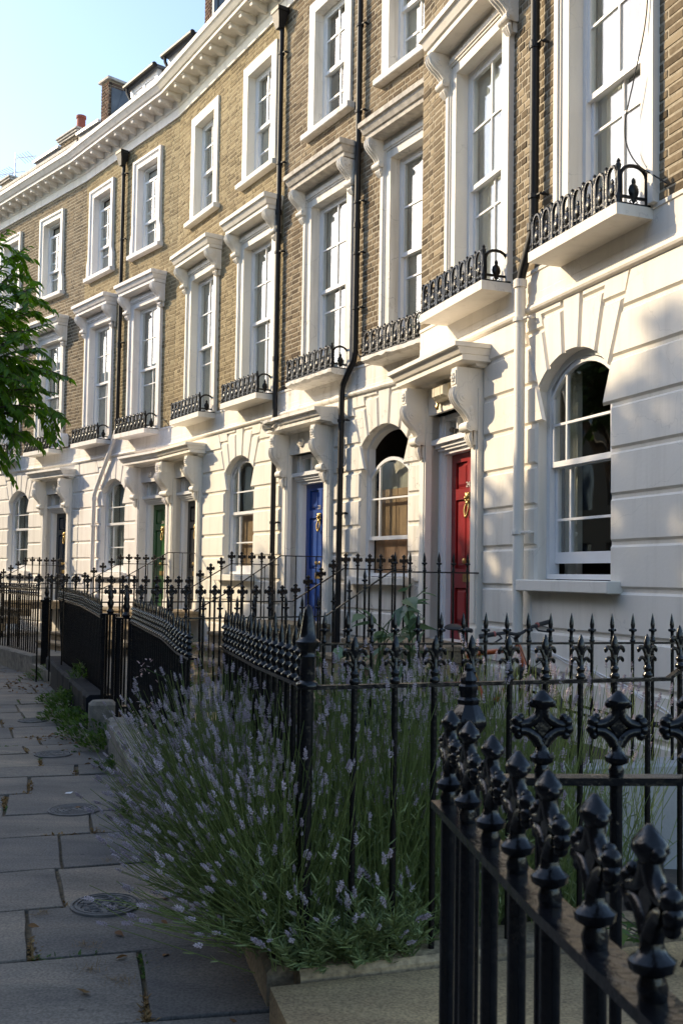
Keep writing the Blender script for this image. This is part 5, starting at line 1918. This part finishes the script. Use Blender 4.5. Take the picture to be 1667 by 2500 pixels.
def corner_post(root, h):
    mb = MB()
    mb.lathe([(.025, -.05), (.025, h - .01)], n=12)
    mb.lathe([(.040, h - .012), (.044, h), (.040, h + .012), (.028, h + .02), (.030, h + .05), (.026, h + .10), (.034, h + .11), (.030, h + .12), (.03, h + .135), (.044, h + .15), (.048, h + .165), (.04, h + .172), (.034, h + .178), (.030, h + .20), (.022, h + .25), (.015, h + .29), (.003, h + .305)], n=10)
    obj('post_shaft', mb, 'iron', root, smooth=50)
post_thing('corner_post', 'black corner post with a fluted pointed finial where the lavender railings meet', -.12, 3.78, .1, 1.185, corner_post)
def big_post(root, h):
    mb = MB()
    mb.lathe([(.027, -.05), (.027, h + .02)], n=12)
    mb.lathe([(.027, h + .02), (.022, h + .03), (.021, h + .085), (.028, h + .095), (.036, h + .105), (.040, h + .113), (.040, h + .122), (.036, h + .13), (.026, h + .148), (.022, h + .153), (.024, h + .158), (.024, h + .163), (.018, h + .168), (.019, h + .18), (.021, h + .186), (.021, h + .191), (.016, h + .195), (.018, h + .203), (.012, h + .218), (.008, h + .222), (.010, h + .228), (.007, h + .236), (.001, h + .239)], n=8, rot=.3)
    obj('post_shaft', mb, 'iron', root, smooth=28)
post_thing('gate_post', 'heavy black gate post with an octagonal stepped cap by the camera', .268, 2.085, .1, 1.185, big_post)
def flat_post(root, h):
    mb = MB()
    for x, y in ((-.05, -.05), (.05, -.05), (.05, .05), (-.05, .05)):
        mb.box(x - .016, x + .016, y - .016, y + .016, -.1, h)
    mb.box(-.085, .085, -.085, .085, h, h + .015)
    mb.box(-.06, .06, -.06, .06, .35, .37)
    mb.lathe([(.03, 0), (.04, .02), (.02, .05), (.035, .10), (.02, .14), (.03, .17), (.015, .22), (.002, .28)], (0, 0, h + .015), 10)
    obj('post_frame', mb, 'iron', root, smooth=40)
post_thing('gate_post', 'open framed iron gate post at the end of the low rough wall', -1.98, 9.28, .0, 1.17, flat_post)
post_thing('gate_post', 'open framed iron gate post by the pale stone block', -2.32, 10.12, .0, 1.17, flat_post)
def thick_post(root, h):
    mb = MB(); mb.box(-.055, .055, -.055, .055, -.1, h); mb.box(-.075, .075, -.075, .075, h, h + .03)
    mb.lathe([(.04, 0), (.05, .03), (.025, .06), (.04, .11), (.02, .17), (.002, .22)], (0, 0, h + .03), 10)
    obj('post_shaft', mb, 'iron', root)
post_thing('gate_post', 'thick square black gate post before the farthest railing', -4.50, 15.35, .0, 1.13, thick_post)

# ================================================================ BUILD: coal-hole covers
def manhole(x, y, r, label, k):
    mb = MB()
    n = 40
    mb.rings([[(rr * math.cos(2 * PI * i / n), rr * math.sin(2 * PI * i / n), z) for i in range(n)] for rr, z in ((r * 1.0, -.02), (r * 1.0, .010), (r * .93, .012), (r * .92, .004), (r * .88, .004), (r * .87, .011), (r * .80, .011), (r * .79, .006), (.001, .006))])
    root = obj('coal_hole_cover', mb, 'cover', None, (x, y, -.001), (0, 0, k))
    tag(root, label, 'cover', 'round coal-hole covers')
    mb = MB()
    rng = random.Random(int(k * 10))
    if k < 1.5:
        for ring, m in ((.25, 5), (.5, 9), (.72, 12)):
            for i in range(m):
                a = 2 * PI * i / m + rng.random() * .3
                b = a + 2 * PI / m * .72
                mb.tube([(r * ring * math.cos(a), r * ring * math.sin(a), .008), (r * (ring - .08) * math.cos((a + b) / 2), r * (ring - .08) * math.sin((a + b) / 2), .010), (r * ring * math.cos(b), r * ring * math.sin(b), .008)], .0045, 4)
                mb.tube([(r * ring * math.cos(a), r * ring * math.sin(a), .008), (r * (ring - .2) * math.cos(a + .2), r * (ring - .2) * math.sin(a + .2), .008)], .004, 4)
    else:
        for ring in (.2, .38, .55, .7):
            mb.rings([[(r * q * math.cos(2 * PI * i / 28), r * q * math.sin(2 * PI * i / 28), z) for i in range(28)] for q, z in ((ring - .04, .005), (ring - .03, .011), (ring + .03, .011), (ring + .04, .005))])
        for i in range(12):
            a = 2 * PI * i / 12
            mb.box(r * .62 * math.cos(a) - .006, r * .62 * math.cos(a) + .006, r * .62 * math.sin(a) - .006, r * .62 * math.sin(a) + .006, .005, .013)
    mb.box(-.02, .02, -.012, .012, .005, .012)
    obj('cover_pattern', mb, 'cover', root)
manhole(-1.105, 4.87, .165, 'nearest round coal-hole cover, cast with a cracked crazy pattern', .6)
manhole(-1.765, 6.77, .170, 'round coal-hole cover with concentric rings, second from the camera', 2.1)
manhole(-2.49, 8.80, .160, 'round coal-hole cover beside the sunlit patch of paving', 2.6)
manhole(-3.27, 10.76, .155, 'farthest round coal-hole cover, level with the blue-black wall', 3.2)

# ================================================================ BUILD: planting
def seg_pt(rng, a, b, w):
    u = rng.random()
    return (a[0] + (b[0] - a[0]) * u + rng.gauss(0, w), a[1] + (b[1] - a[1]) * u + rng.gauss(0, w))

def tips_street(rng, b):
    # spills out over the pavement
    a = rng.uniform(.0, 1.0)
    out = Vector((-.955, -.30)); al = Vector((-.30, .955))
    L = rng.uniform(.38, .80) if rng.random() < .6 else rng.uniform(.68, .95)
    L *= 1 + .16 * max(0, min(1, (b.y - 4.4) / .6)) * (1 - a)
    near = max(0, min(1, (4.5 - b.y) / .7))
    lean = -.12 + a ** 1.25 * (1.22 + .16 * near)
    if lean > .7:
        L *= .84
    g = rng.gauss(-.05 - .30 * near, .30)
    d = Vector((out.x * math.sin(lean) + al.x * g, out.y * math.sin(lean) + al.y * g, math.cos(lean)))
    d = d.normalized() * L
    return (b.x + d.x, b.y + d.y, max(.10, b.z + d.z))
def base_street(rng):
    x, y = seg_pt(rng, (-.17, 3.84), (-.60, 5.35), .07)
    return (x, y, .14 + rng.random() * .08)
lavender('large purple lavender bush spilling over the pavement through the railing', base_street, tips_street, 2500, 5, bare=.52, leafn=17000, single=170, spike=.68)

def base_in(rng):
    x = rng.uniform(-.12, 1.05) ; y = 3.92 + x * .33 + rng.uniform(.0, 1.25)
    return (x, y, .10 + rng.random() * .08)
def tips_in(rng, b):
    L = rng.uniform(.5, 1.12)
    d = Vector((rng.gauss(.0, .20), rng.gauss(-.06, .16), 1)).normalized() * L
    return (b.x + d.x, b.y + d.y, b.z + d.z)
lavender('tall purple lavender bush growing behind the fleur-de-lis railing', base_in, tips_in, 1900, 6, bare=.50, leafn=15000, single=110, spike=.68)
def base_low(rng):
    x = rng.uniform(-.15, .32); return (x, 3.86 + x * .36 + rng.gauss(0, .05), .14)
def tips_low(rng, b):
    d = Vector((rng.gauss(-.05, .35), rng.uniform(-.75, .1), rng.uniform(.25, 1.1))).normalized() * rng.uniform(.2, .48)
    return (b.x + d.x, b.y + d.y, b.z + d.z)
lavender('low sprawling lavender shoots at the foot of the corner post', base_low, tips_low, 110, 7, bare=.6, leafn=6500, single=40, spike=.8)
def base_r(rng):
    x = rng.uniform(1.15, 1.75); return (x, 5.45 + (x - 1.2) * .35 + rng.gauss(0, .14), -.05)
def tips_r(rng, b):
    d = Vector((rng.gauss(.08, .3), rng.gauss(-.05, .2), 1)).normalized() * rng.uniform(.8, 1.2)
    return (b.x + d.x, b.y + d.y, b.z + d.z)
lavender('sparse lavender bush in front of the white garden wall', base_r, tips_r, 110, 8, leafn=500, single=60, spike=.85)

# --- cherry tree hanging in from the left
def cherry():
    rng = random.Random(12)
    x0, y0 = -4.75, 10.4
    root = thing('cherry_tree', 'green leafy street tree reaching in from the left edge', 'tree', (x0, y0, -.1))
    O = Vector(root.location)
    mb = MB()
    mb.tube(smooth_path([(0, 0, -.2), (.03, 0, 1.0), (-.02, .05, 2.0), (.0, .0, 2.9)], 4), [.15] * 4 + [.125] * 4 + [.11] * 5, 12)
    obj('trunk', mb, 'bark', root, smooth=60)
    tips = []
    # image points (photo pixels) and distances of the spray ends
    for px, py, Y in ((70, 600, 10.2), (60, 640, 10.6), (92, 700, 9.8), (95, 760, 10.3), (95, 735, 10.9), (40, 690, 10.0), (118, 790, 9.6),
                      (125, 915, 9.9), (176, 925, 9.7), (120, 880, 10.6), (165, 1022, 9.9), (130, 1000, 10.4), (110, 1000, 9.6), (140, 960, 10.2),
                      (60, 830, 9.6), (30, 900, 9.9), (75, 955, 10.6), (60, 1070, 9.8), (80, 1080, 10.4), (35, 1045, 9.6), (20, 990, 10.2), (25, 1130, 9.7), (0, 1140, 10.2),
                      (10, 780, 10.4), (20, 720, 9.7), (70, 870, 10.2), (40, 1010, 10.6), (15, 850, 9.5), (90, 810, 10.6), (25, 560, 10.6), (-30, 640, 10.2), (-60, 760, 9.8), (-40, 900, 10.6), (-70, 1010, 10.0), (-100, 700, 10.6), (-120, 860, 9.6), (-30, 1090, 10.3), (50, 930, 9.4), (0, 1060, 9.9), (95, 930, 10.9), (60, 750, 9.9), (100, 850, 9.3)):
        q = Vector((0, 0, EYE)); dd = _f + (px - 833.5) / FPX * CR - (py - 1300) / FPX * CU
        tips.append(q + dd * (Y / dd.y))
    leaves, tones = [], []
    for i, t in enumerate(tips):
        t = t - O
        st = Vector((0, 0, 2.2 + .7 * rng.random()))
        c = st.lerp(t, .5) + Vector((0, 0, .35 + .15 * rng.random()))
        pts = smooth_path([tuple(st), tuple(st.lerp(c, .55) + Vector((0, 0, .10))), tuple(c), tuple(c.lerp(t, .55) + Vector((0, 0, .10))), tuple(t)], 4)
        mb = MB()
        n = len(pts)
        mb.tube(pts, [.026 * (1 - k / n) + .0025 for k in range(n)], 6)
        obj('branch', mb, 'bark', root)
        tp = pts[n // 2 - 2:]
        twig_leaves(tp, rng, .020, 1.1, leaves, tones, .55)
        for j in range(8):       # side twigs
            k = rng.randrange(n // 2 - 3, n - 2)
            p = Vector(pts[k]); d = (Vector(pts[k + 1]) - p).normalized()
            side = Vector((rng.gauss(0, .7), rng.gauss(0, .7), rng.gauss(-.1, .3)))
            e = p + (d * .6 + side).normalized() * rng.uniform(.18, .42)
            m = p.lerp(e, .5) + Vector((0, 0, .03))
            e = e - Vector((0, 0, .05))
            tw = MB(); tw.tube([p, m, e], [.005, .0035, .002], 4)
            obj('twig', tw, 'bark', root)
            twig_leaves([p, m, e, e + (e - m) * .3], rng, .017, 1.08, leaves, tones, .6)
    leafy(root, leaves, tones, 'leaf', single=300)
cherry()

# --- shrubs, pots, weeds
def bush(name, label, x, y, z, rx, ry, rz, n, seed, mat='weed', size=.5, cat='shrub', single=0, twigs=24):
    rng = random.Random(seed)
    root = thing(name, label, cat, (x, y, z))
    leaves, tones = [], []
    mb = MB()
    for i in range(twigs):
        a = rng.uniform(0, 2 * PI); u = rng.random() ** .5
        e = Vector((rx * u * math.cos(a), ry * u * math.sin(a), rz * rng.uniform(.4, 1.0) * (1 - .45 * u)))
        m = e * .5 + Vector((0, 0, .1 * rz))
        mb.tube([(0, 0, 0), m, e], [.006, .004, .002], 4)
        k = n // twigs
        twig_leaves([m * .6, m, e, e + (e - m) * .2], rng, max(.004, e.length * .7 / k), size, leaves, tones, .3)
    obj('stems', mb, 'bark', root)
    leafy(root, leaves, tones, mat, single=single)
    return root
bush('green_shrub', 'bushy bright green shrub between the red door steps and the railing', .02, 8.75, .26, .42, .42, .82, 1500, 31, size=.42)
bush('climbing_plant', 'thin leggy climber on the railing by the blue door', -1.42, 9.3, .2, .25, .25, 1.15, 160, 33, size=.55, cat='plant', twigs=12)
bush('climbing_plant', 'dried brown climber tangled in the railing ahead of the blue door', -.80, 8.1, .3, .15, .2, 1.05, 110, 34, mat='deadleaf', size=.5, cat='plant', twigs=9)
bush('leafy_plant', 'broad-leaved green plant on the ground behind the nearest railing', 1.32, 3.9, .10, .3, .22, .36, 60, 35, size=1.1, cat='plant', twigs=10)
bush('leafy_plant', 'dark green plant below the white garden wall behind the fleur-de-lis railing', 1.05, 4.55, .05, .22, .22, .34, 90, 36, size=.9, cat='plant', twigs=10)

def potted(label, x, y, z, seed, big=True):
    rng = random.Random(seed)
    root = thing('potted_plant', label, 'potted plant', (x, y, z), 0, 'potted plants by the red door steps')
    mb = MB(); h = .30 if big else .24; r = .15 if big else .11
    mb.lathe([(r * .7, 0), (r * .75, .02), (r * .98, h * .85), (r * 1.12, h * .86), (r * 1.12, h), (r * .95, h), (r * .9, h - .03), (.01, h - .035)], n=16)
    obj('pot', mb, 'potblue', root, smooth=40)
    st = MB(); leaves = []; tones = []
    m = 7 if big else 12
    for i in range(m):
        a = rng.uniform(0, 2 * PI)
        L = rng.uniform(.55, 1.3) if big else rng.uniform(.2, .45)
        e = Vector((math.cos(a) * L * .38, math.sin(a) * L * .3, h + L * rng.uniform(.45, .9)))
        md = Vector((e.x * .35, e.y * .35, h + (e.z - h) * .7))
        st.tube([(0, 0, h - .05), md, e], [.008, .006, .004], 5)
        for q in range(3 if big else 6):
            p = md.lerp(e, rng.random() * .6 + .4)
            d = Vector((e.x + rng.gauss(0, .3), e.y + rng.gauss(0, .3), rng.gauss(0, .2)))
            leaves.append(frame_mat(p, d, (rng.gauss(0, .25), rng.gauss(0, .25), 1), rng.uniform(1.5, 2.9) if big else rng.uniform(.4, .8), 0))
            tones.append(rng.random())
    obj('stalks', st, 'weed', root)
    BV = [(x * 1.35, y, z_) for x, y, z_ in LEAF_V]
    leafy(root, leaves, tones, 'bigleaf', single=60, tv=BV)
    return root
potted('tall pot with large drooping tobacco-like leaves in front of the red door steps', .62, 8.62, .26, 3)
potted('smaller pot of broad leaves left of the tall pot', .25, 8.45, .26, 4)
potted('small pot of fine twiggy stems right of the tall pot', .86, 8.75, .26, 5, big=False)

# pot of variegated ivy on the worn balcony next to the projecting house
root = thing('ivy_pot', 'small pot of variegated ivy on the worn balcony left of the red door house', 'potted plant')
root.matrix_world = HB.matrix_world @ Matrix.Translation((3.95, -.16, 4.415))
mb = MB(); mb.lathe([(.06, 0), (.09, .15), (.10, .16), (.09, .18), (.01, .17)], n=12); obj('pot', mb, 'potblue', root)
rng = random.Random(9); lv_, tn_ = [], []
for i in range(120):
    p = Vector((rng.gauss(0, .06), rng.gauss(0, .06), rng.uniform(.05, .36)))
    lv_.append(frame_mat(p, (rng.gauss(0, 1), rng.gauss(0, 1), rng.gauss(-.2, .5)), None, rng.uniform(.4, .65))); tn_.append(rng.random())
bpy.context.view_layer.update()
leafy(root, lv_, tn_, 'ivyvar', origin=root.matrix_world.translation)

# weeds along the kerbs
def weed_clump(x, y, r, h, n, seed, label, z=0.0, mat='weed'):
    rng = random.Random(seed)
    root = thing('weed_clump', label, 'weeds', (x, y, z), 0, 'weeds along the garden kerbs')
    leaves, tones = [], []
    for i in range(n):
        a = rng.uniform(0, 2 * PI); u = rng.random() ** .6 * r
        p = Vector((u * math.cos(a), u * math.sin(a), rng.random() * h * (1 - .6 * u / r)))
        d = Vector((math.cos(a) * rng.uniform(.2, 1.2), math.sin(a) * rng.uniform(.2, 1.2), rng.uniform(.1, 1.2)))
        leaves.append(frame_mat(p, d, None, rng.uniform(.35, .8), rng.gauss(0, .4))); tones.append(rng.random())
    leafy(root, leaves, tones, mat)
for i, a in enumerate(((-2.05, 9.15, .22, .22, 260, 'bright weeds in front of the pale stone block'), (-2.30, 9.75, .30, .26, 340, 'spreading weeds between the stone block and the paving'), (-2.62, 10.5, .22, .2, 220, 'weeds at the near end of the blue-black wall'),
                       (-3.05, 11.5, .22, .28, 260, 'tall weeds against the middle of the blue-black wall'), (-2.9, 10.9, .25, .12, 200, 'flat weeds on the paving beside the blue-black wall'), (-3.35, 12.1, .2, .2, 180, 'weeds on the far half of the blue-black wall foot'),
                       (-4.3, 14.9, .25, .2, 160, 'weeds at the far gate post'), (-1.72, 8.2, .16, .12, 130, 'weeds at the foot of the low rough wall'), (-1.28, 6.75, .14, .12, 140, 'weeds at the lavender edge of the rough wall'))):
    weed_clump(a[0], a[1], a[2] * 1.35, a[3] * 1.1, int(a[4] * 1.9), 60 + i, a[5])
weed_clump(-3.02, 11.75, .14, .22, 160, 90, 'light green weeds sprouting on top of the blue-black wall', .34)

# moss and dry grass in the joints, dead leaves
def litter():
    rng = random.Random(77)
    ms, ts, md, td, mw, tw = [], [], [], [], [], []
    for a, b in JOINTS:
        if rng.random() < .25:
            continue
        dist = math.hypot(a[0], a[1])
        if dist > 20:
            continue
        ln = math.hypot(b[0] - a[0], b[1] - a[1])
        u0 = rng.random(); span = rng.uniform(.12, .55)
        dry = rng.random() < .6
        for k in range(int(ln * span * rng.uniform(120, 420))):
            u = min(1, max(0, u0 + rng.uniform(-.5, .5) * span))
            q = (a[0] + (b[0] - a[0]) * u + rng.gauss(0, .008), a[1] + (b[1] - a[1]) * u + rng.gauss(0, .008), -.012)
            dirv = (rng.gauss(0, .7), rng.gauss(0, .7), rng.uniform(.1, .9))
            (ms if dry else mw).append(frame_mat(q, dirv, None, rng.uniform(.12, .42)))
            (ts if dry else tw).append(rng.random())
    for i in range(330):          # dead leaves, thick by the far gate
        if rng.random() < .62:
            x, y = rng.gauss(-4.55, .45), rng.gauss(14.3, .8)
        elif rng.random() < .5:
            x, y = rng.gauss(-2.55, .2), rng.gauss(9.9, .55)
        else:
            s = rng.uniform(7, 18); p = poly_at(s); d = dir_at(s); t = abs(rng.gauss(.05, .35)); x, y = p[0] - t * d[1], p[1] + t * d[0]
        md.append(frame_mat((x, y, .008), (rng.gauss(0, 1), rng.gauss(0, 1), rng.gauss(0, .15)), (0, 0, 1), rng.uniform(.3, .75), rng.gauss(0, .5)))
        td.append(rng.random())
    for nm, mat, m_, t_ in (('dry_grass', 'dry', ms, ts), ('joint_weeds', 'weed', mw, tw), ('fallen_leaves', 'deadleaf', md, td)):
        me = finish(scatter_mesh(nm, LEAF_V, LEAF_F, m_, t_), mat)
        o = link(nm, me, None, kind='stuff')
    # thin straw tufts by the near slabs
    ms, ts = [], []
    for cx, cy, n, w in ((-.84, 3.98, 70, .035), (-.78, 4.18, 60, .09), (-.33, 3.95, 50, .06), (-.98, 4.08, 40, .03), (-1.06, 4.35, 60, .03), (-1.37, 4.75, 60, .03), (-1.25, 5.6, 60, .03), (-.36, 4.3, 60, .08), (-.45, 4.7, 60, .1)):
        for k in range(n):
            ms.append(frame_mat((cx + rng.gauss(0, w), cy + rng.gauss(0, w * .8), 0.0), (rng.gauss(0, 1), rng.gauss(0, 1), rng.uniform(0, .7)), None, rng.uniform(.15, .4)))
            ts.append(rng.random())
    link('straw', finish(scatter_mesh('straw', [(-.003, 0, 0), (.003, 0, 0), (.0015, .003, .09), (-.0015, .003, .09)], [(0, 1, 2, 3)], ms, ts), 'dry'), None, kind='stuff')
litter()

# spent rose sprigs through the railing beyond the lavender
rng = random.Random(14)
for k, (x, y, z, lab) in enumerate(((-1.22, 6.6, .75, 'lowest spent pink rose sprig poking through the railing'), (-1.24, 6.75, 1.0, 'middle spent pink rose sprig poking through the railing'), (-1.28, 7.0, .55, 'small pale rose sprig near the low rough wall'))):
    r_ = thing('rose_sprig', lab, 'flower', (x + .15, y, z - .1), 0, 'rose sprigs in the railing')
    mb = MB(); mb.tube([(0, 0, -.1), (-.08, -.02, .0), (-.2, -.05, .06)], .003, 4); obj('stem', mb, 'weed', r_)
    a, b = [], []
    for i in range(16):
        p = Vector((-.2 + rng.gauss(0, .035), -.05 + rng.gauss(0, .03), .06 + rng.gauss(0, .03)))
        a.append(frame_mat(p, (rng.gauss(0, 1), rng.gauss(0, 1), rng.gauss(0, 1)), None, rng.uniform(.2, .36))); b.append(rng.random())
    leafy(r_, a, b, 'petal', name='petal')
rng = random.Random(15); a, b = [], []
r_ = thing('yellow_flower', 'single yellow flower behind the lavender heads', 'flower', (.30, 5.9, .9))
mb = MB(); mb.tube([(0, 0, -.6), (.01, 0, -.2), (0, 0, .1)], .004, 5); obj('stem', mb, 'weed', r_)
for i in range(12):
    a.append(frame_mat((0, 0, .1), (math.cos(i * .55), math.sin(i * .55), .35), None, .35)); b.append(rng.random())
leafy(r_, a, b, 'yellowfl', name='petal')

# scraps of litter on the slabs
for k, (x, y, lab) in enumerate(((-1.93, 7.25, 'small white paper scrap on the paving left of the ringed cover'), (-1.05, 7.3, 'white paper scrap at the edge of the lavender'), (-.95, 3.86, 'pale curled leaf on the nearest flagstone'))):
    mb = MB(); mb.add([(-.025, -.012, .004), (.02, -.014, .006), (.03, .01, .014), (-.02, .014, .008), (0, 0, .003)], [(0, 1, 4), (1, 2, 4), (2, 3, 4), (3, 0, 4)])
    tag(obj('paper_scrap' if k < 2 else 'fallen_leaf', mb, 'paint' if k < 2 else 'dry', None, (x, y, .004), (0, 0, k * 1.3)), lab, 'litter')

# chain-link netting in the garden behind the nearest railing
def netting():
    root = thing('wire_netting', 'sagging chain-link netting behind the corner gate post', 'netting', (.62, 4.85, -.22))
    mb = MB()
    d = Vector((.93, .34, 0))
    for i in range(-12, 26):
        for s in (-1, 1):
            a, b = (i * .05, 0), (i * .05 + s * .55, .72)
            q = []
            for u in range(7):
                x = a[0] + (b[0] - a[0]) * u / 6; z = b[1] * u / 6
                if 0 <= x <= .42 and z < .5:
                    q.append((d.x * x, d.y * x + .01 * math.sin(z * 9 + x * 7), z))
            if len(q) > 1:
                mb.tube(q, .0022, 4, caps=False)
    obj('wire_mesh', mb, 'alu', root)
netting()

# ================================================================ BUILD: bicycle
def bicycle():
    root = thing('bicycle', 'orange and silver bicycle standing behind the spearhead railing', 'bicycle', (1.56, 7.50, .26))
    hd = Vector((.56, -.83, 0)).normalized()
    lat = Vector((hd.y, -hd.x, 0)) * -1
    leanv = .16
    root.rotation_euler = (0, 0, math.atan2(hd.y, hd.x))
    # local: x forward, y left, z up; front hub at (0,0,.34); lean towards +y/-y by shear of height
    tilt = holder('bicycle_body', root)
    tilt.rotation_euler = (.20, 0, 0)
    def wheel(x, steer=0):
        w = holder('wheel', tilt, (x, 0, .34))
        w.rotation_euler = (0, 0, steer)
        def ringm(R, r, n=40, m=8):
            mb = MB()
            mb.rings([[((R + r * math.cos(b)) * math.cos(a), r * math.sin(b), (R + r * math.cos(b)) * math.sin(a)) for b in [2 * PI * j / m for j in range(m)]] for a in [2 * PI * i / n for i in range(n + 1)]])
            return mb
        obj('tyre', ringm(.325, .017), 'rubber', w, smooth=60)
        obj('rim', ringm(.303, .010), 'bikesilver', w, smooth=60)
        mb = MB()
        for i in range(28):
            a = 2 * PI * i / 28
            a2 = a + (.5 if i % 2 else -.5)
            s = .03 if i % 4 < 2 else -.03
            mb.tube([(.02 * math.cos(a2), s, .02 * math.sin(a2)), (.298 * math.cos(a), 0, .298 * math.sin(a))], .0013, 3, caps=False)
        obj('spokes', mb, 'chrome', w)
        mb = MB(); mb.tube([(0, -.05, 0), (0, .05, 0)], .02, 10); mb.tube([(0, -.04, 0), (0, -.03, 0)], .03, 10); mb.tube([(0, .03, 0), (0, .04, 0)], .03, 10)
        obj('hub', mb, 'bikesilver', w)
    st = -.30
    wheel(0, st); wheel(-1.02)
    head_lo, head_hi = Vector((-.105, 0, .70)), Vector((-.15, 0, .86))
    bb = Vector((-.60, 0, .30)); seat = Vector((-.76, 0, .80)); rear = Vector((-1.02, 0, .34))
    mb = MB()
    mb.tube([head_lo + Vector((-.01, 0, .02)), bb], .024, 10)
    obj('down_tube', mb, 'bikesilver', tilt, smooth=60)
    mb = MB(); mb.tube([head_lo.lerp(bb, .28), head_lo.lerp(bb, .55)], .0255, 10); mb.tube([head_lo.lerp(bb, .66), head_lo.lerp(bb, .74)], .0255, 10)
    obj('tube_decal', mb, 'bikeorange', tilt, smooth=60)
    mb = MB(); mb.tube([head_hi + Vector((0, 0, -.03)), seat + Vector((.03, 0, -.06))], .020, 10); mb.tube([seat, bb], .018, 10); mb.tube([head_lo, head_hi], .024, 10)
    obj('frame', mb, 'bikeorange', tilt, smooth=60)
    mb = MB()
    for s in (-.05, .05):
        mb.tube([bb + Vector((0, s * .5, 0)), rear + Vector((0, s, 0))], .011, 6); mb.tube([seat + Vector((0, s * .3, -.1)), rear + Vector((0, s, 0))], .009, 6)
    obj('stays', mb, 'rubber', tilt)
    mb = MB()
    c_, s_ = math.cos(st), math.sin(st)
    R_ = lambda x, y, z: (x * c_ - y * s_, x * s_ + y * c_, z)
    for s in (-.055, .055):
        mb.tube([R_(0, s, .34), R_(-.05, s, .52), (head_lo.x + s * -s_, s * c_, head_lo.z - .03)], .013, 7)
    mb.tube([(head_lo.x + .055 * s_, -.055 * c_, head_lo.z - .03), (head_lo.x - .055 * s_, .055 * c_, head_lo.z - .03)], .016, 7)
    obj('fork', mb, 'rubber', tilt)
    st0 = head_hi + Vector((-.012, 0, .05)); fw = Vector((c_, s_, 0)) * .07 + Vector((0, 0, .04))
    cl = st0 + fw
    mb = MB(); mb.tube([head_hi, st0, cl], .017, 8)
    obj('stem', mb, 'rubber', tilt)
    mb = MB()
    la = Vector((-s_, c_, 0))
    mb.tube(smooth_path([tuple(cl + la * q + Vector((c_, s_, 0)) * -abs(q) * .2 + Vector((0, 0, .03 * min(1, abs(q) / .12)))) for q in (-.29, -.2, -.1, 0, .1, .2, .29)], 3), .0125, 8)
    obj('handlebar', mb, 'rubber', tilt, smooth=60)
    for s in (-1, 1):
        p = cl + la * s * .23 + Vector((c_, s_, 0)) * -.05 + Vector((0, 0, .03))
        q = cl + la * s * .295 + Vector((c_, s_, 0)) * -.063 + Vector((0, 0, .03))
        mb = MB(); mb.tube([p - (q - p) * .7, q], .018, 8); obj('grip', mb, 'rubber', tilt, smooth=60)
        mb = MB(); mb.tube([p - (q - p) * .9, p - (q - p) * .7], .021, 8); obj('grip_ring', mb, 'gripred', tilt)
        b0 = p - (q - p) * 1.2
        mb = MB(); mb.tube([b0, b0 + Vector((c_, s_, 0)) * .05 + Vector((0, 0, -.03)), b0 + la * s * .09 + Vector((c_, s_, 0)) * .05 + Vector((0, 0, -.06))], [.010, .008, .006], 6); obj('brake_lever', mb, 'rubber', tilt)
        mb = MB(); mb.tube(smooth_path([tuple(b0), tuple(b0 + Vector((.15, 0, -.02))), tuple(b0 + Vector((.18, -s * .06, -.18))), tuple(head_lo + Vector((.05, s * .02, -.02)))], 5), .0028, 5); obj('cable', mb, 'rubber', tilt)
    mb = MB()
    mb.tube([seat, seat + Vector((-.04, 0, .13))], .013, 8)
    obj('seat_post', mb, 'bikesilver', tilt)
    mb = MB()
    sp = seat + Vector((-.04, 0, .15))
    mb.rings([[(sp.x + x, w * math.cos(a), sp.z + .018 * math.sin(a) + dz) for a in [2 * PI * k / 10 for k in range(10)]] for x, w, dz in ((.15, .015, -.01), (.08, .025, .0), (0, .04, 0), (-.07, .07, .008), (-.12, .06, .012))], caps=True)
    obj('saddle', mb, 'rubber', tilt, smooth=60)
    mb = MB()
    mb.rings([[(bb.x + r * math.cos(2 * PI * k / 24), y, bb.z + r * math.sin(2 * PI * k / 24)) for k in range(24)] for r, y in ((.09, -.045), (.095, -.042), (.09, -.039), (.075, -.039), (.075, -.045), (.09, -.045))])
    for a in (.6, .6 + PI):
        s = -1 if a < 1 else 1
        e = bb + Vector((.17 * math.cos(a), s * .06, .17 * math.sin(a)))
        mb.tube([bb + Vector((0, s * .06, 0)), e], .009, 6)
        mb.box(e.x - .04, e.x + .04, e.y + (0 if s > 0 else -.09), e.y + (.09 if s > 0 else 0), e.z - .01, e.z + .01)
    obj('crankset', mb, 'rubber', tilt)
    # front mudguard
    mb = MB()
    mb.rings([[(x * c_ - y * s_, x * s_ + y * c_, z) for x, y, z in ((.352 * math.cos(a), -.025, .34 + .352 * math.sin(a)), (.358 * math.cos(a), 0, .34 + .358 * math.sin(a)), (.352 * math.cos(a), .025, .34 + .352 * math.sin(a)))] for a in [math.radians(20 + 8 * i) for i in range(17)]], closed=False)
    obj('mudguard', mb, 'rubber', tilt)
bicycle()
# a black pole lying against the wall behind the bicycle, and a board beside it
mb = MB(); mb.tube([(1.95, 7.05, .62), (2.42, 6.92, .585)], [.012, .026], 8); mb.tube([(1.4, 7.3, .78), (1.98, 7.0, .64)], .010, 6); mb.tube([(1.4, 7.3, .72), (1.98, 7.02, .585)], .010, 6)
tag(obj('black_poles', mb, 'iron'), 'slim black poles leaning on the wall right of the bicycle', 'pole')
